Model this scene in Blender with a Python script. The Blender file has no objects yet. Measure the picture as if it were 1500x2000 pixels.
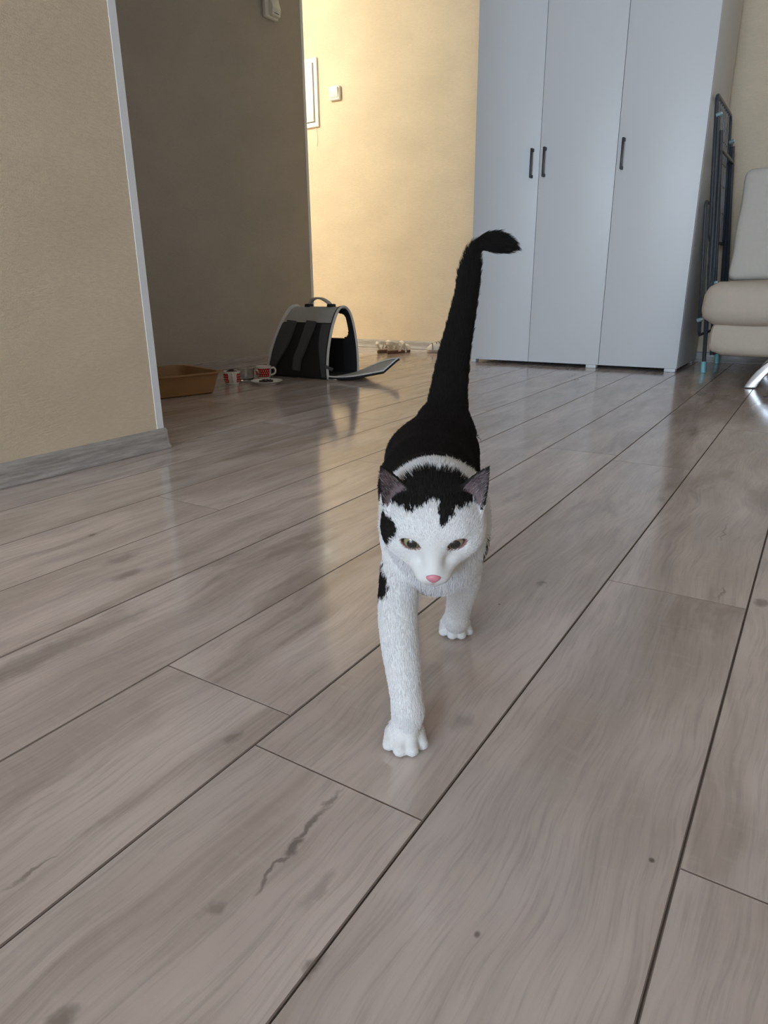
import bpy, bmesh, math, random
import numpy as np
from mathutils import Vector, Matrix

random.seed(7)
rng = np.random.default_rng(11)
SC = bpy.context.scene
COL = SC.collection

# ------------------------------------------------------------------ camera
H = 0.43                                   # phone held at sofa-seat height
F_PX = 1313.86                             # focal length in pixels of the 1500x2000 frame
YAW, PITCH, ROLL = (math.radians(v) for v in (32.52, 18.433, -0.55))
_f = Vector((-math.sin(YAW) * math.cos(PITCH), math.cos(YAW) * math.cos(PITCH), -math.sin(PITCH)))
_r0 = Vector((math.cos(YAW), math.sin(YAW), 0))
_u0 = _r0.cross(_f)
_r = _r0 * math.cos(ROLL) + _u0 * math.sin(ROLL)
_u = _u0 * math.cos(ROLL) - _r0 * math.sin(ROLL)
cam_data = bpy.data.cameras.new('camera')
cam = bpy.data.objects.new('camera', cam_data)
COL.objects.link(cam)
m = Matrix((( _r.x, _u.x, -_f.x, 0), (_r.y, _u.y, -_f.y, 0), (_r.z, _u.z, -_f.z, H), (0, 0, 0, 1)))
cam.matrix_world = m
cam_data.sensor_fit = 'HORIZONTAL'
cam_data.sensor_width = 36.0
cam_data.lens = 36.0 * F_PX / 1500.0
cam_data.clip_start = 0.02
SC.camera = cam

# ------------------------------------------------------------------ light
SC.view_settings.view_transform = 'Standard'
SC.view_settings.look = 'None'
SC.view_settings.gamma = 1.0
SC.view_settings.use_curve_mapping = False
SC.view_settings.exposure = 0.0
SC.cycles.max_bounces = 8
SC.cycles.diffuse_bounces = 5
SC.cycles.glossy_bounces = 3
SC.cycles.caustics_reflective = False
SC.cycles.caustics_refractive = False
world = bpy.data.worlds.new('sky')
SC.world = world
world.use_nodes = True
world.node_tree.nodes['Background'].inputs[0].default_value = (0.55, 0.70, 1.0, 1)
world.node_tree.nodes['Background'].inputs[1].default_value = 1.2

def area(name, loc, rot, sx, sy, power, color):
    d = bpy.data.lights.new(name, 'AREA')
    d.shape = 'RECTANGLE'; d.size = sx; d.size_y = sy; d.energy = power; d.color = color
    o = bpy.data.objects.new(name, d)
    o.location = loc; o.rotation_euler = rot
    COL.objects.link(o)
    return o
WIN = dict(x0=-1.45, x1=1.60, z0=0.50, z1=2.45, y=-6.4)
area('window_daylight', ((WIN['x0'] + WIN['x1']) / 2, WIN['y'] + 0.03, (WIN['z0'] + WIN['z1']) / 2),
     (math.radians(90), 0, 0), WIN['x1'] - WIN['x0'], WIN['z1'] - WIN['z0'], 365.0, (0.64, 0.82, 1.0))
HALL_LAMP = dict(loc=(-3.92, 2.72, 2.36), power=112.0, color=(0.97, 1.0, 0.86))

# ------------------------------------------------------------------ helpers
def tag(o, label=None, cat=None, group=None, kind=None):
    if label: o['label'] = label
    if cat: o['category'] = cat
    if group: o['group'] = group
    if kind: o['kind'] = kind
    return o

def empty(name, loc, label=None, cat=None, group=None, kind=None):
    o = bpy.data.objects.new(name, None)
    o.empty_display_size = 0.05
    o.location = loc
    COL.objects.link(o)
    return tag(o, label, cat, group, kind)

def world_loc(o):
    v = Vector((0, 0, 0))
    while o is not None:
        v += o.location
        o = o.parent
    return v

def obj(name, data, mat=None, parent=None, smooth=True):
    """data: (verts, faces) in world space, or a bmesh in world space."""
    me = bpy.data.meshes.new(name)
    if isinstance(data, bmesh.types.BMesh):
        data.normal_update()
        data.to_mesh(me); data.free()
    else:
        me.from_pydata([tuple(v) for v in data[0]], [], [tuple(f) for f in data[1]])
    if parent is not None:
        me.transform(Matrix.Translation(-world_loc(parent)))
    o = bpy.data.objects.new(name, me)
    COL.objects.link(o)
    if parent is not None:
        o.parent = parent
    if mat: me.materials.append(mat)
    bm = bmesh.new(); bm.from_mesh(me)
    bmesh.ops.recalc_face_normals(bm, faces=bm.faces)
    bm.to_mesh(me); bm.free()
    if smooth:
        for p in me.polygons: p.use_smooth = True
        try: me.set_sharp_from_angle(angle=math.radians(35))
        except Exception: pass
    me.update()
    return o

def box(x0, x1, y0, y1, z0, z1, bevel=0.0, seg=2):
    bm = bmesh.new()
    bmesh.ops.create_cube(bm, size=1.0)
    for v in bm.verts:
        v.co = Vector(((x0 + x1) / 2 + v.co.x * (x1 - x0), (y0 + y1) / 2 + v.co.y * (y1 - y0), (z0 + z1) / 2 + v.co.z * (z1 - z0)))
    if bevel > 0:
        bmesh.ops.bevel(bm, geom=bm.edges[:], offset=bevel, segments=seg, profile=0.5, affect='EDGES')
    return bm

def xf(bm, mat):
    bmesh.ops.transform(bm, matrix=mat, verts=bm.verts[:])
    return bm

def frames(pts, closed=False):
    pts = [Vector(p) for p in pts]; n = len(pts); out = []; up = None
    for i in range(n):
        if closed: t = pts[(i + 1) % n] - pts[i - 1]
        else: t = pts[min(i + 1, n - 1)] - pts[max(i - 1, 0)]
        t.normalize()
        if up is None:
            up = Vector((0, 0, 1)) if abs(t.z) < 0.9 else Vector((1, 0, 0))
        a = up - t * up.dot(t); a.normalize(); up = a
        out.append((pts[i], t, a, t.cross(a)))
    return out

def tube(pts, r, n=8, closed=False, bm=None, flat=1.0, caps=True):
    if bm is None: bm = bmesh.new()
    fr = frames(pts, closed); rings = []
    for i, (p, t, a, b) in enumerate(fr):
        rr = r[i] if isinstance(r, (list, tuple)) else r
        rings.append([bm.verts.new(p + a * (math.cos(2 * math.pi * k / n) * rr * flat) + b * (math.sin(2 * math.pi * k / n) * rr)) for k in range(n)])
    m = len(rings)
    for i in range(m if closed else m - 1):
        A, B = rings[i], rings[(i + 1) % m]
        for k in range(n):
            bm.faces.new((A[k], A[(k + 1) % n], B[(k + 1) % n], B[k]))
    if not closed and caps:
        bm.faces.new(rings[0][::-1]); bm.faces.new(rings[-1])
    return bm

def bez(pts, n=8):
    """Catmull-Rom through points."""
    P = [Vector(p) for p in pts]
    P = [P[0] * 2 - P[1]] + P + [P[-1] * 2 - P[-2]]
    out = []
    for i in range(1, len(P) - 2):
        for k in range(n):
            t = k / n
            out.append(0.5 * ((2 * P[i]) + (-P[i - 1] + P[i + 1]) * t + (2 * P[i - 1] - 5 * P[i] + 4 * P[i + 1] - P[i + 2]) * t * t + (-P[i - 1] + 3 * P[i] - 3 * P[i + 1] + P[i + 2]) * t ** 3))
    out.append(P[-2])
    return out

def lathe(prof, c, n=32):
    bm = bmesh.new(); rings = []
    for r, z in prof:
        if r < 1e-6:
            rings.append([bm.verts.new((c[0], c[1], c[2] + z))])
        else:
            rings.append([bm.verts.new((c[0] + r * math.cos(2 * math.pi * k / n), c[1] + r * math.sin(2 * math.pi * k / n), c[2] + z)) for k in range(n)])
    for A, B in zip(rings, rings[1:]):
        for k in range(n):
            a = [A[k % len(A)], A[(k + 1) % len(A)], B[(k + 1) % len(B)], B[k % len(B)]]
            q = []
            for v in a:
                if v not in q: q.append(v)
            if len(q) > 2: bm.faces.new(q)
    return bm

def prism(poly, axis, lo, hi, bevel=0.0, seg=2):
    """extrude a 2D polygon along an axis ('x','y','z')."""
    bm = bmesh.new()
    def P(u, v, w):
        return {'x': (w, u, v), 'y': (u, w, v), 'z': (u, v, w)}[axis]
    A = [bm.verts.new(P(u, v, lo)) for u, v in poly]
    B = [bm.verts.new(P(u, v, hi)) for u, v in poly]
    n = len(poly)
    bm.faces.new(A); bm.faces.new(B[::-1])
    for i in range(n):
        bm.faces.new((A[i], B[i], B[(i + 1) % n], A[(i + 1) % n]))
    bmesh.ops.recalc_face_normals(bm, faces=bm.faces)
    if bevel:
        bmesh.ops.bevel(bm, geom=[e for e in bm.edges], offset=bevel, segments=seg, profile=0.5, affect='EDGES', clamp_overlap=True)
    return bm

def ribbon(pts, widths, th, wdir):
    """strap: path points, width along wdir (vector or list), thickness th."""
    bm = bmesh.new(); rings = []
    P = [Vector(p) for p in pts]
    for i, p in enumerate(P):
        t = P[min(i + 1, len(P) - 1)] - P[max(i - 1, 0)]; t.normalize()
        wd = Vector(wdir[i] if isinstance(wdir, list) else wdir)
        wd = wd - t * wd.dot(t); wd.normalize()
        n = t.cross(wd); w = widths[i] if isinstance(widths, (list, tuple)) else widths
        rings.append([bm.verts.new(p + wd * (sx * w / 2) + n * (sy * th / 2)) for sx, sy in ((-1, -1), (1, -1), (1, 1), (-1, 1))])
    for A, B in zip(rings, rings[1:]):
        for k in range(4): bm.faces.new((A[k], A[(k + 1) % 4], B[(k + 1) % 4], B[k]))
    bm.faces.new(rings[0][::-1]); bm.faces.new(rings[-1])
    return bm

# ------------------------------------------------------------------ materials
class NT:
    def __init__(s, name):
        s.m = bpy.data.materials.new(name); s.m.use_nodes = True
        s.t = s.m.node_tree; s.bsdf = s.t.nodes['Principled BSDF']
    def n(s, typ, **kw):
        nd = s.t.nodes.new(typ)
        for k, v in kw.items(): setattr(nd, k, v)
        return nd
    def set(s, sock, v):
        if hasattr(v, 'is_linked') or isinstance(v, bpy.types.NodeSocket): s.t.links.new(v, sock)
        else: sock.default_value = v
    def math(s, op, a, b=None, c=None, clamp=False):
        nd = s.n('ShaderNodeMath', operation=op); nd.use_clamp = clamp
        s.set(nd.inputs[0], a)
        if b is not None: s.set(nd.inputs[1], b)
        if c is not None: s.set(nd.inputs[2], c)
        return nd.outputs[0]
    def vec(s, op, a, b=None):
        nd = s.n('ShaderNodeVectorMath', operation=op)
        s.set(nd.inputs[0], a)
        if b is not None: s.set(nd.inputs[1], b)
        return nd.outputs['Value'] if op in ('LENGTH', 'DOT_PRODUCT') else nd.outputs[0]
    def noise(s, vec, scale, detail=4, rough=0.55, dist=0.0):
        nd = s.n('ShaderNodeTexNoise'); s.set(nd.inputs['Vector'], vec)
        nd.inputs['Scale'].default_value = scale; nd.inputs['Detail'].default_value = detail
        nd.inputs['Roughness'].default_value = rough; nd.inputs['Distortion'].default_value = dist
        return nd.outputs['Fac']
    def mix(s, fac, a, b, mode='MIX'):
        nd = s.n('ShaderNodeMix', data_type='RGBA', blend_type=mode)
        s.set(nd.inputs[0], fac); s.set(nd.inputs[6], a); s.set(nd.inputs[7], b)
        return nd.outputs[2]
    def ramp(s, v, lo, hi, a=0.0, b=1.0, smooth=True):
        nd = s.n('ShaderNodeMapRange'); nd.interpolation_type = 'SMOOTHSTEP' if smooth else 'LINEAR'
        s.set(nd.inputs[0], v)
        for i, x in enumerate((lo, hi, a, b)): nd.inputs[i + 1].default_value = x
        return nd.outputs[0]
    def bump(s, h, strength=0.2, dist=0.002):
        nd = s.n('ShaderNodeBump'); s.set(nd.inputs['Height'], h)
        nd.inputs['Strength'].default_value = strength; nd.inputs['Distance'].default_value = dist
        s.t.links.new(nd.outputs[0], s.bsdf.inputs['Normal'])
    def coord(s, kind='Object'):
        return s.n('ShaderNodeTexCoord').outputs[kind]

def c4(c): return (c[0], c[1], c[2], 1.0)

def plain(name, color, rough=0.5, metal=0.0, spec=0.5, var=0.06, scale=30.0, bump=0.0, bscale=200.0, **kw):
    k = NT(name); co = k.coord()
    n = k.noise(co, scale, 3)
    dark = tuple(max(0, v * (1 - var)) for v in color); lite = tuple(min(1, v * (1 + var)) for v in color)
    k.set(k.bsdf.inputs['Base Color'], k.mix(n, c4(dark), c4(lite)))
    k.bsdf.inputs['Roughness'].default_value = rough
    k.bsdf.inputs['Metallic'].default_value = metal
    k.bsdf.inputs['Specular IOR Level'].default_value = spec
    for a, v in kw.items(): k.bsdf.inputs[a].default_value = v
    if bump: k.bump(k.noise(co, bscale, 3), bump, 0.001)
    return k.m

def wallpaper(name, c):
    k = NT(name); pos = k.n('ShaderNodeNewGeometry').outputs['Position']
    st = k.vec('MULTIPLY', pos, (1, 1, 5.0))
    big = k.noise(k.vec('MULTIPLY', pos, (1, 1, 1.6)), 3.0, 4)
    fine = k.noise(st, 55.0, 4, 0.6)
    grit = k.noise(pos, 330.0, 3, 0.6)
    col = k.mix(k.ramp(big, .3, .7), c4([v * .95 for v in c]), c4([min(1, v * 1.04) for v in c]))
    col = k.mix(k.ramp(fine, .35, .7, 0, .22), col, c4([v * .72 for v in c]))
    k.set(k.bsdf.inputs['Base Color'], col)
    k.bsdf.inputs['Roughness'].default_value = 0.75
    k.bsdf.inputs['Specular IOR Level'].default_value = 0.25
    k.bump(k.math('ADD', k.math('MULTIPLY', fine, 1.0), k.math('MULTIPLY', grit, .55)), 0.5, 0.0035)
    return k.m

# pixel -> floor point, used for the knots and stains of the laminate
def px_floor(x, y, z=0.0):
    d = _f * F_PX + _r * (x - 750) - _u * (y - 1000)
    return d * ((z - H) / d.z) + Vector((0, 0, H))

# knots and cracks of the real boards: world x, y, half width, half length, darkness
MARKS = []
def mark(px, py, wx, wy, s):
    p = px_floor(px, py); MARKS.append((p.x, p.y, wx, wy, s))
for a in ((455, 1440, .007, .011, .45), (572, 1655, .005, .012, .8), (600, 1615, .003, .030, .75), (645, 1560, .003, .016, .6),
          (535, 1700, .002, .025, .65), (415, 1775, .006, .008, .45), (620, 1735, .006, .022, .35), (125, 1995, .008, .012, .7), (618, 1880, .005, .010, .7),
          (60, 1705, .002, .022, .6), (1273, 1680, .0025, .0028, 1.0), (932, 1825, .0022, .003, .8), (238, 1092, .016, .034, .45), (250, 1122, .012, .03, .5),
          (185, 1044, .006, .012, .55), (1486, 1178, .010, .014, .7), (1056, 1139, .006, .012, .6), (1290, 975, .007, .02, .35),
          (1415, 1040, .002, .055, .5), (1408, 1160, .002, .03, .5), (1000, 972, .010, .05, .3), (420, 1100, .010, .06, .35), (60, 1290, .022, .16, .55), (170, 1245, .013, .12, .45), (90, 935, .02, .12, .35), (480, 880, .016, .10, .30), (1380, 1180, .010, .07, .28),
          (230, 1225, .007, .06, .3), (1372, 770, .014, .05, .5), (900, 1410, .012, .02, .35), (975, 1180, .0018, .002, .9), (340, 937, .02, .09, .35)):
    mark(*a)

def laminate():
    k = NT('laminate_oak'); co = k.coord()
    rnd = k.n('ShaderNodeObjectInfo').outputs['Random']
    off = k.n('ShaderNodeCombineXYZ'); k.set(off.inputs[0], k.math('MULTIPLY', rnd, 37.0)); k.set(off.inputs[1], k.math('MULTIPLY', rnd, 91.0)); k.set(off.inputs[2], k.math('MULTIPLY', rnd, 11.0))
    v = k.vec('ADD', co, off.outputs[0])
    warp = k.n('ShaderNodeTexNoise'); k.set(warp.inputs['Vector'], v); warp.inputs['Scale'].default_value = 4.0
    v = k.vec('ADD', v, k.vec('MULTIPLY', warp.outputs['Color'], (0.05, 0.08, 0)))
    broad = k.noise(k.vec('MULTIPLY', v, (1, .28, 1)), 9.0, 3, .55)
    mid = k.noise(k.vec('MULTIPLY', v, (1, .10, 1)), 42.0, 4, .62)
    fine = k.noise(k.vec('MULTIPLY', v, (1, .045, 1)), 260.0, 3, .65)
    blot = k.noise(k.vec('MULTIPLY', v, (1, .45, 1)), 4.2, 3, .5)
    brown = k.noise(k.vec('MULTIPLY', v, (1, .16, 1)), 10.0, 4, .6, .6)
    cross = k.noise(k.vec('MULTIPLY', v, (.35, 1, 1)), 95.0, 3, .6)
    col = k.mix(k.ramp(broad, .32, .68), (.50, .408, .370, 1), (.68, .570, .528, 1))
    col = k.mix(k.ramp(blot, .52, .74, 0, .55), col, (.55, .50, .48, 1))
    col = k.mix(k.ramp(brown, .54, .70, 0, .62), col, (.285, .215, .182, 1))
    col = k.mix(k.ramp(mid, .40, .74, 0, .28), col, (.30, .248, .222, 1))
    col = k.mix(k.ramp(fine, .42, .75, 0, .30), col, (.26, .215, .194, 1))
    col = k.mix(k.ramp(cross, .50, .85, 0, .22), col, (.62, .55, .51, 1))
    # per-board tone: random variation times the painted near-floor shade
    ga = k.n('ShaderNodeAttribute'); ga.attribute_type = 'OBJECT'; ga.attribute_name = 'board_shade_tone'
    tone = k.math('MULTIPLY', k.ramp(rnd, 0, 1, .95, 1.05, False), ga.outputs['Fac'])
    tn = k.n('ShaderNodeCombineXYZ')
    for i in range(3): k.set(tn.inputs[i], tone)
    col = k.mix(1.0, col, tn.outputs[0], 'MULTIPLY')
    # knots and cracks that have a place of their own
    pos = k.n('ShaderNodeNewGeometry').outputs['Position']
    wob = k.n('ShaderNodeTexNoise'); k.set(wob.inputs['Vector'], pos); wob.inputs['Scale'].default_value = 45.0; wob.inputs['Detail'].default_value = 3
    wv = k.vec('MULTIPLY', k.vec('SUBTRACT', wob.outputs['Color'], (.5, .5, .5)), (.022, .030, 0))
    pw = k.vec('ADD', pos, wv)
    tot = None
    for x, y, wx, wy, s in MARKS:
        small = wx < .0026 and wy < .004
        d = k.vec('LENGTH', k.vec('MULTIPLY', k.vec('SUBTRACT', pos if small else pw, (x, y, 0)), (1 / wx, 1 / wy, 0)))
        f = k.ramp(d, .35, 1.35, s, 0)
        tot = f if tot is None else k.math('MAXIMUM', tot, f)
    col = k.mix(k.math('MULTIPLY', tot, .85), col, (.085, .065, .055, 1))
    k.set(k.bsdf.inputs['Base Color'], col)
    k.set(k.bsdf.inputs['Roughness'], k.ramp(k.noise(v, 20.0, 3), .3, .7, .10, .16))
    k.bsdf.inputs['Specular IOR Level'].default_value = 0.68
    return k.m

M = {}
M['wall'] = wallpaper('beige_wallpaper', (.70, .58, .435))
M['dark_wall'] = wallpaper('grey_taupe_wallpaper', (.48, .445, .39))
M['ceiling'] = plain('white_ceiling', (.86, .85, .83), .9, var=.02)
M['laminate'] = laminate()
M['groove'] = plain('groove_dark', (.26, .200, .170), .85, var=.1, spec=.1)

def baseboard_mat():
    k = NT('grey_wood_baseboard'); co = k.n('ShaderNodeNewGeometry').outputs['Position']
    n = k.noise(k.vec('MULTIPLY', co, (2, 2, 30)), 6.0, 4)
    f = k.noise(k.vec('MULTIPLY', co, (1, 1, 12)), 60.0, 4)
    col = k.mix(k.ramp(n, .3, .7), (.29, .262, .25, 1), (.43, .40, .385, 1))
    col = k.mix(k.ramp(f, .5, .75, 0, .35), col, (.22, .19, .178, 1))
    k.set(k.bsdf.inputs['Base Color'], col); k.bsdf.inputs['Roughness'].default_value = .45
    return k.m
M['baseboard'] = baseboard_mat()
M['cap'] = plain('pale_plastic_cap', (.50, .48, .44), .4, var=.03)
M['trim'] = plain('white_corner_trim', (.80, .82, .86), .4, var=.02)
M['white_board'] = plain('white_melamine', (.685, .69, .71), .42, var=.012, scale=400.0, bump=.05, bscale=500.0)
M['edge_board'] = plain('cream_edge_band', (.70, .67, .60), .5, var=.02)
M['black_metal'] = plain('black_metal', (.02, .02, .022), .4, metal=.2)
M['white_plastic'] = plain('white_plastic', (.80, .79, .74), .35, var=.015)
M['panel_white'] = plain('painted_panel', (.82, .80, .76), .4, var=.02)
M['dark_gap'] = plain('shadow_gasket', (.05, .05, .045), .8)
M['cream_fabric'] = plain('cream_sofa_fabric', (.52, .45, .375), .9, spec=.15, var=.06, scale=60, bump=.35, bscale=700.0)
M['grey_fabric'] = plain('pale_cushion_fabric', (.54, .505, .46), .9, spec=.15, var=.05, scale=60, bump=.35, bscale=700.0)
M['chrome'] = plain('chrome', (.50, .50, .52), .28, metal=1.0, var=.01)
M['rack_tube'] = plain('dark_grey_tube', (.075, .085, .10), .32, metal=.55)
M['rack_wire'] = plain('rack_wire_grey', (.16, .17, .19), .4, metal=.4)
M['hinge_grey'] = plain('grey_teal_plastic', (.22, .32, .34), .45)
M['teal'] = plain('teal_plastic', (.22, .52, .56), .4)
M['black_mesh'] = plain('black_nylon', (.012, .012, .014), .75, var=.25, scale=300, bump=.3, bscale=900.0)
M['charcoal'] = plain('charcoal_strap', (.070, .072, .080), .8, var=.15, scale=120, bump=.3, bscale=900.0)
M['bag_grey'] = plain('grey_nylon', (.42, .42, .42), .75, var=.08, scale=80, bump=.3, bscale=900.0)
M['bag_piping'] = plain('pale_grey_piping', (.66, .66, .65), .6)
M['tray'] = plain('tan_plastic_tray', (.36, .20, .085), .45, var=.06)
M['litter'] = plain('grey_litter', (.30, .26, .22), .95, var=.5, scale=250)
M['porcelain'] = plain('white_porcelain', (.82, .81, .79), .15, var=.01)
M['kibble'] = plain('dark_cat_food', (.035, .018, .014), .4, var=.4, scale=300)
M['sole'] = plain('brown_sole', (.17, .085, .05), .6, var=.12)
M['white_leather'] = plain('white_leather', (.80, .74, .66), .5, var=.04)
M['strap_inner'] = plain('grey_brown_lining', (.30, .24, .19), .8)
M['shoe_sole'] = plain('pale_tan_sole', (.46, .36, .30), .6, var=.1)
M['shoe_white'] = plain('white_shoe_fabric', (.78, .72, .66), .7, var=.08, scale=120)

def polka(name, ang):
    """red cup glaze with small white dots; white rim, foot and a white stripe where the handle sits."""
    k = NT(name); co = k.coord()
    s = k.n('ShaderNodeSeparateXYZ'); k.set(s.inputs[0], co)
    an = k.math('ARCTAN2', s.outputs[1], s.outputs[0])
    u = k.math('MULTIPLY', an, 22 / (2 * math.pi)); vv = k.math('MULTIPLY', s.outputs[2], 1 / .0115)
    row = k.math('FLOOR', vv)
    u = k.math('ADD', u, k.math('MULTIPLY', row, .5))
    fu = k.math('SUBTRACT', k.math('FRACT', u), .5); fv = k.math('SUBTRACT', k.math('FRACT', vv), .5)
    d = k.math('SQRT', k.math('ADD', k.math('MULTIPLY', fu, fu), k.math('MULTIPLY', fv, fv)))
    dots = k.ramp(d, .17, .23, 1, 0)
    dx, dy = math.cos(ang), math.sin(ang)
    nrm = k.vec('NORMALIZE', k.vec('MULTIPLY', co, (1, 1, 0)))
    stripe = k.ramp(k.vec('DOT_PRODUCT', nrm, (dx, dy, 0)), .86, .88)
    zt = k.math('MAXIMUM', k.ramp(s.outputs[2], .0515, .0525), k.ramp(s.outputs[2], .009, .010, 1, 0))
    rad = k.vec('LENGTH', k.vec('MULTIPLY', co, (1, 1, 0)))
    white = k.math('MAXIMUM', k.math('MAXIMUM', stripe, zt), k.ramp(k.math('SUBTRACT', rad, k.math('MULTIPLY', s.outputs[2], .10)), .0333, .0337, 1, 0))
    white = k.math('MAXIMUM', white, dots)
    k.set(k.bsdf.inputs['Base Color'], k.mix(white, (.50, .022, .022, 1), (.82, .80, .77, 1)))
    k.bsdf.inputs['Roughness'].default_value = .18
    return k.m

def glass_mat():
    k = NT('clear_glass')
    k.bsdf.inputs['Base Color'].default_value = (.93, .95, .95, 1); k.bsdf.inputs['Roughness'].default_value = .03
    k.bsdf.inputs['Transmission Weight'].default_value = 1.0; k.bsdf.inputs['IOR'].default_value = 1.45
    return k.m
M['glass'] = glass_mat()
# ================================================================== the setting
X_LEFT, X_DARK, Y_BACK, Z_CEIL = -1.549, -2.822, 4.425, 2.60
Y_LEFT_END, Y_DARK_END = 1.262, 3.605
X_MIN, X_MAX, Y_MIN = -4.9, 2.2, -6.4
Y_HALL = 1.40
def struct(name, data, mat, parent=None, smooth=False):
    o = obj(name, data, mat, parent, smooth)
    if parent is None: o['kind'] = 'structure'
    return o

floor = struct('floor', box(X_MIN - .1, X_MAX + .1, Y_MIN - .1, Y_BACK + .1, -.06, -.0045), M['groove'])

# laminate boards: 0.192 m wide rows running along Y, 1.346 m long, every board a part of the floor
PW, PL, PT = 0.1921, 1.346, 0.006
GAP = 0.0014
X0 = -0.0288                                   # a joint line measured in the photograph
row_joint = {0: .466, -1: .985, -2: .404, -3: .46, -4: 1.416, -5: 2.76, -6: .925, -7: 1.92, -8: .35, -9: 1.2, -10: .7}
# near boards darkened to paint in the viewer's shade; a few others just vary
BOARD_SHADE_TONE = {(0, -.9): .90, (0, .5): .93, (-1, -.4): .88, (-2, -.9): .92, (-3, -.9): .97, (-5, -1.3): .93, (-7, .6): .94, (1, .4): .92}
plank_cache = {}
def plank_mesh(w, l):
    key = (round(w, 4), round(l, 4))
    if key in plank_cache: return plank_cache[key]
    hw, hl, b = w / 2 - GAP / 2, l / 2 - GAP / 2 * .6, 0.0009
    V = []
    for (x, y, z) in ((hw, hl, -PT), (hw, hl, -.0013), (hw - b, hl - b * .7, 0)):
        V += [(-x, -y, z), (x, -y, z), (x, y, z), (-x, y, z)]
    Fc = [(8, 9, 10, 11)]
    for lv in (0, 4):
        for i in range(4):
            j = (i + 1) % 4
            Fc.append((lv + i, lv + j, lv + 4 + j, lv + 4 + i))
    me = bpy.data.meshes.new('plank'); me.from_pydata(V, [], Fc); me.materials.append(M['laminate']); me.materials.append(M['groove'])
    me.polygons.foreach_set('material_index', [0] + [1] * (len(Fc) - 1)); me.update()
    plank_cache[key] = me
    return me
r0 = int(math.floor((X_MIN - X0) / PW)); r1 = int(math.ceil((X_MAX - X0) / PW))
for row in range(r0, r1):
    xa, xb = X0 + row * PW, X0 + (row + 1) * PW
    j = row_joint.get(row, (row * 0.437) % PL)
    y = j - math.ceil((j - Y_MIN) / PL) * PL
    while y < Y_BACK:
        ya, yb = max(y, Y_MIN), min(y + PL, Y_BACK)
        y += PL
        if yb - ya < .03: continue
        if xb < X_DARK - .2 and yb < Y_HALL: continue                     # under the solid wall block
        if xb < X_LEFT - .2 and yb < Y_LEFT_END - .1: continue
        o = bpy.data.objects.new('plank', plank_mesh(PW, yb - ya))
        o.location = ((xa + xb) / 2, (ya + yb) / 2, random.uniform(-.0002, .0002))
        o.parent = floor
        o['board_shade_tone'] = BOARD_SHADE_TONE.get((row, round(ya, 1)), 1.0)
        COL.objects.link(o)

struct('ceiling', box(X_MIN - .1, X_MAX + .1, Y_MIN - .1, Y_BACK + .1, Z_CEIL, Z_CEIL + .1), M['ceiling'])
struct('wall_left', box(X_DARK - .12, X_LEFT, Y_MIN - .1, Y_LEFT_END, -.004, Z_CEIL), M['wall'])
struct('wall_recess', box(X_DARK - .12, X_DARK, Y_LEFT_END + .001, Y_DARK_END, -.004, Z_CEIL), M['dark_wall'])
struct('wall_hall_end', box(X_MIN, X_DARK - .121, Y_HALL - .1, Y_HALL, -.004, Z_CEIL), M['wall'])
struct('wall_back', box(X_MIN - .1, X_MAX + .1, Y_BACK, Y_BACK + .1, -.004, Z_CEIL), M['wall'])
struct('wall_right', box(X_MAX, X_MAX + .1, Y_MIN - .1, Y_BACK, -.004, Z_CEIL), M['wall'])
struct('wall_hall', box(X_MIN - .1, X_MIN, Y_HALL - .1, Y_BACK, -.004, Z_CEIL), M['wall'])
# wall behind the camera with the daylight window
bm = bmesh.new()
for b in ((X_LEFT, WIN['x0'], 0, Z_CEIL), (WIN['x1'], X_MAX, 0, Z_CEIL), (WIN['x0'], WIN['x1'], 0, WIN['z0']), (WIN['x0'], WIN['x1'], WIN['z1'], Z_CEIL)):
    t = box(b[0], b[1], Y_MIN - .1, Y_MIN, b[2], b[3]); me = bpy.data.meshes.new('t'); t.to_mesh(me); t.free(); bm.from_mesh(me); bpy.data.meshes.remove(me)
struct('wall_front', bm, M['wall'])
win = empty('window_1', ((WIN['x0'] + WIN['x1']) / 2, Y_MIN - .06, WIN['z0'])); win['kind'] = 'structure'
for a in ((WIN['x0'], WIN['x0'] + .06, WIN['z0'], WIN['z1']), (WIN['x1'] - .06, WIN['x1'], WIN['z0'], WIN['z1']), (-.03, .03, WIN['z0'], WIN['z1'])):
    obj('window_stile', box(a[0], a[1], Y_MIN - .09, Y_MIN - .04, a[2], a[3], .006), M['panel_white'], win)
for a in ((WIN['z0'], WIN['z0'] + .06), (WIN['z1'] - .06, WIN['z1'])):
    obj('window_rail', box(WIN['x0'] + .06, WIN['x1'] - .06, Y_MIN - .09, Y_MIN - .04, a[0], a[1], .006), M['panel_white'], win)
struct('sill', box(WIN['x0'] - .05, WIN['x1'] + .05, Y_MIN - .04, Y_MIN + .02, WIN['z0'] - .035, WIN['z0'] - .002, .008), M['panel_white'], win)

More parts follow.
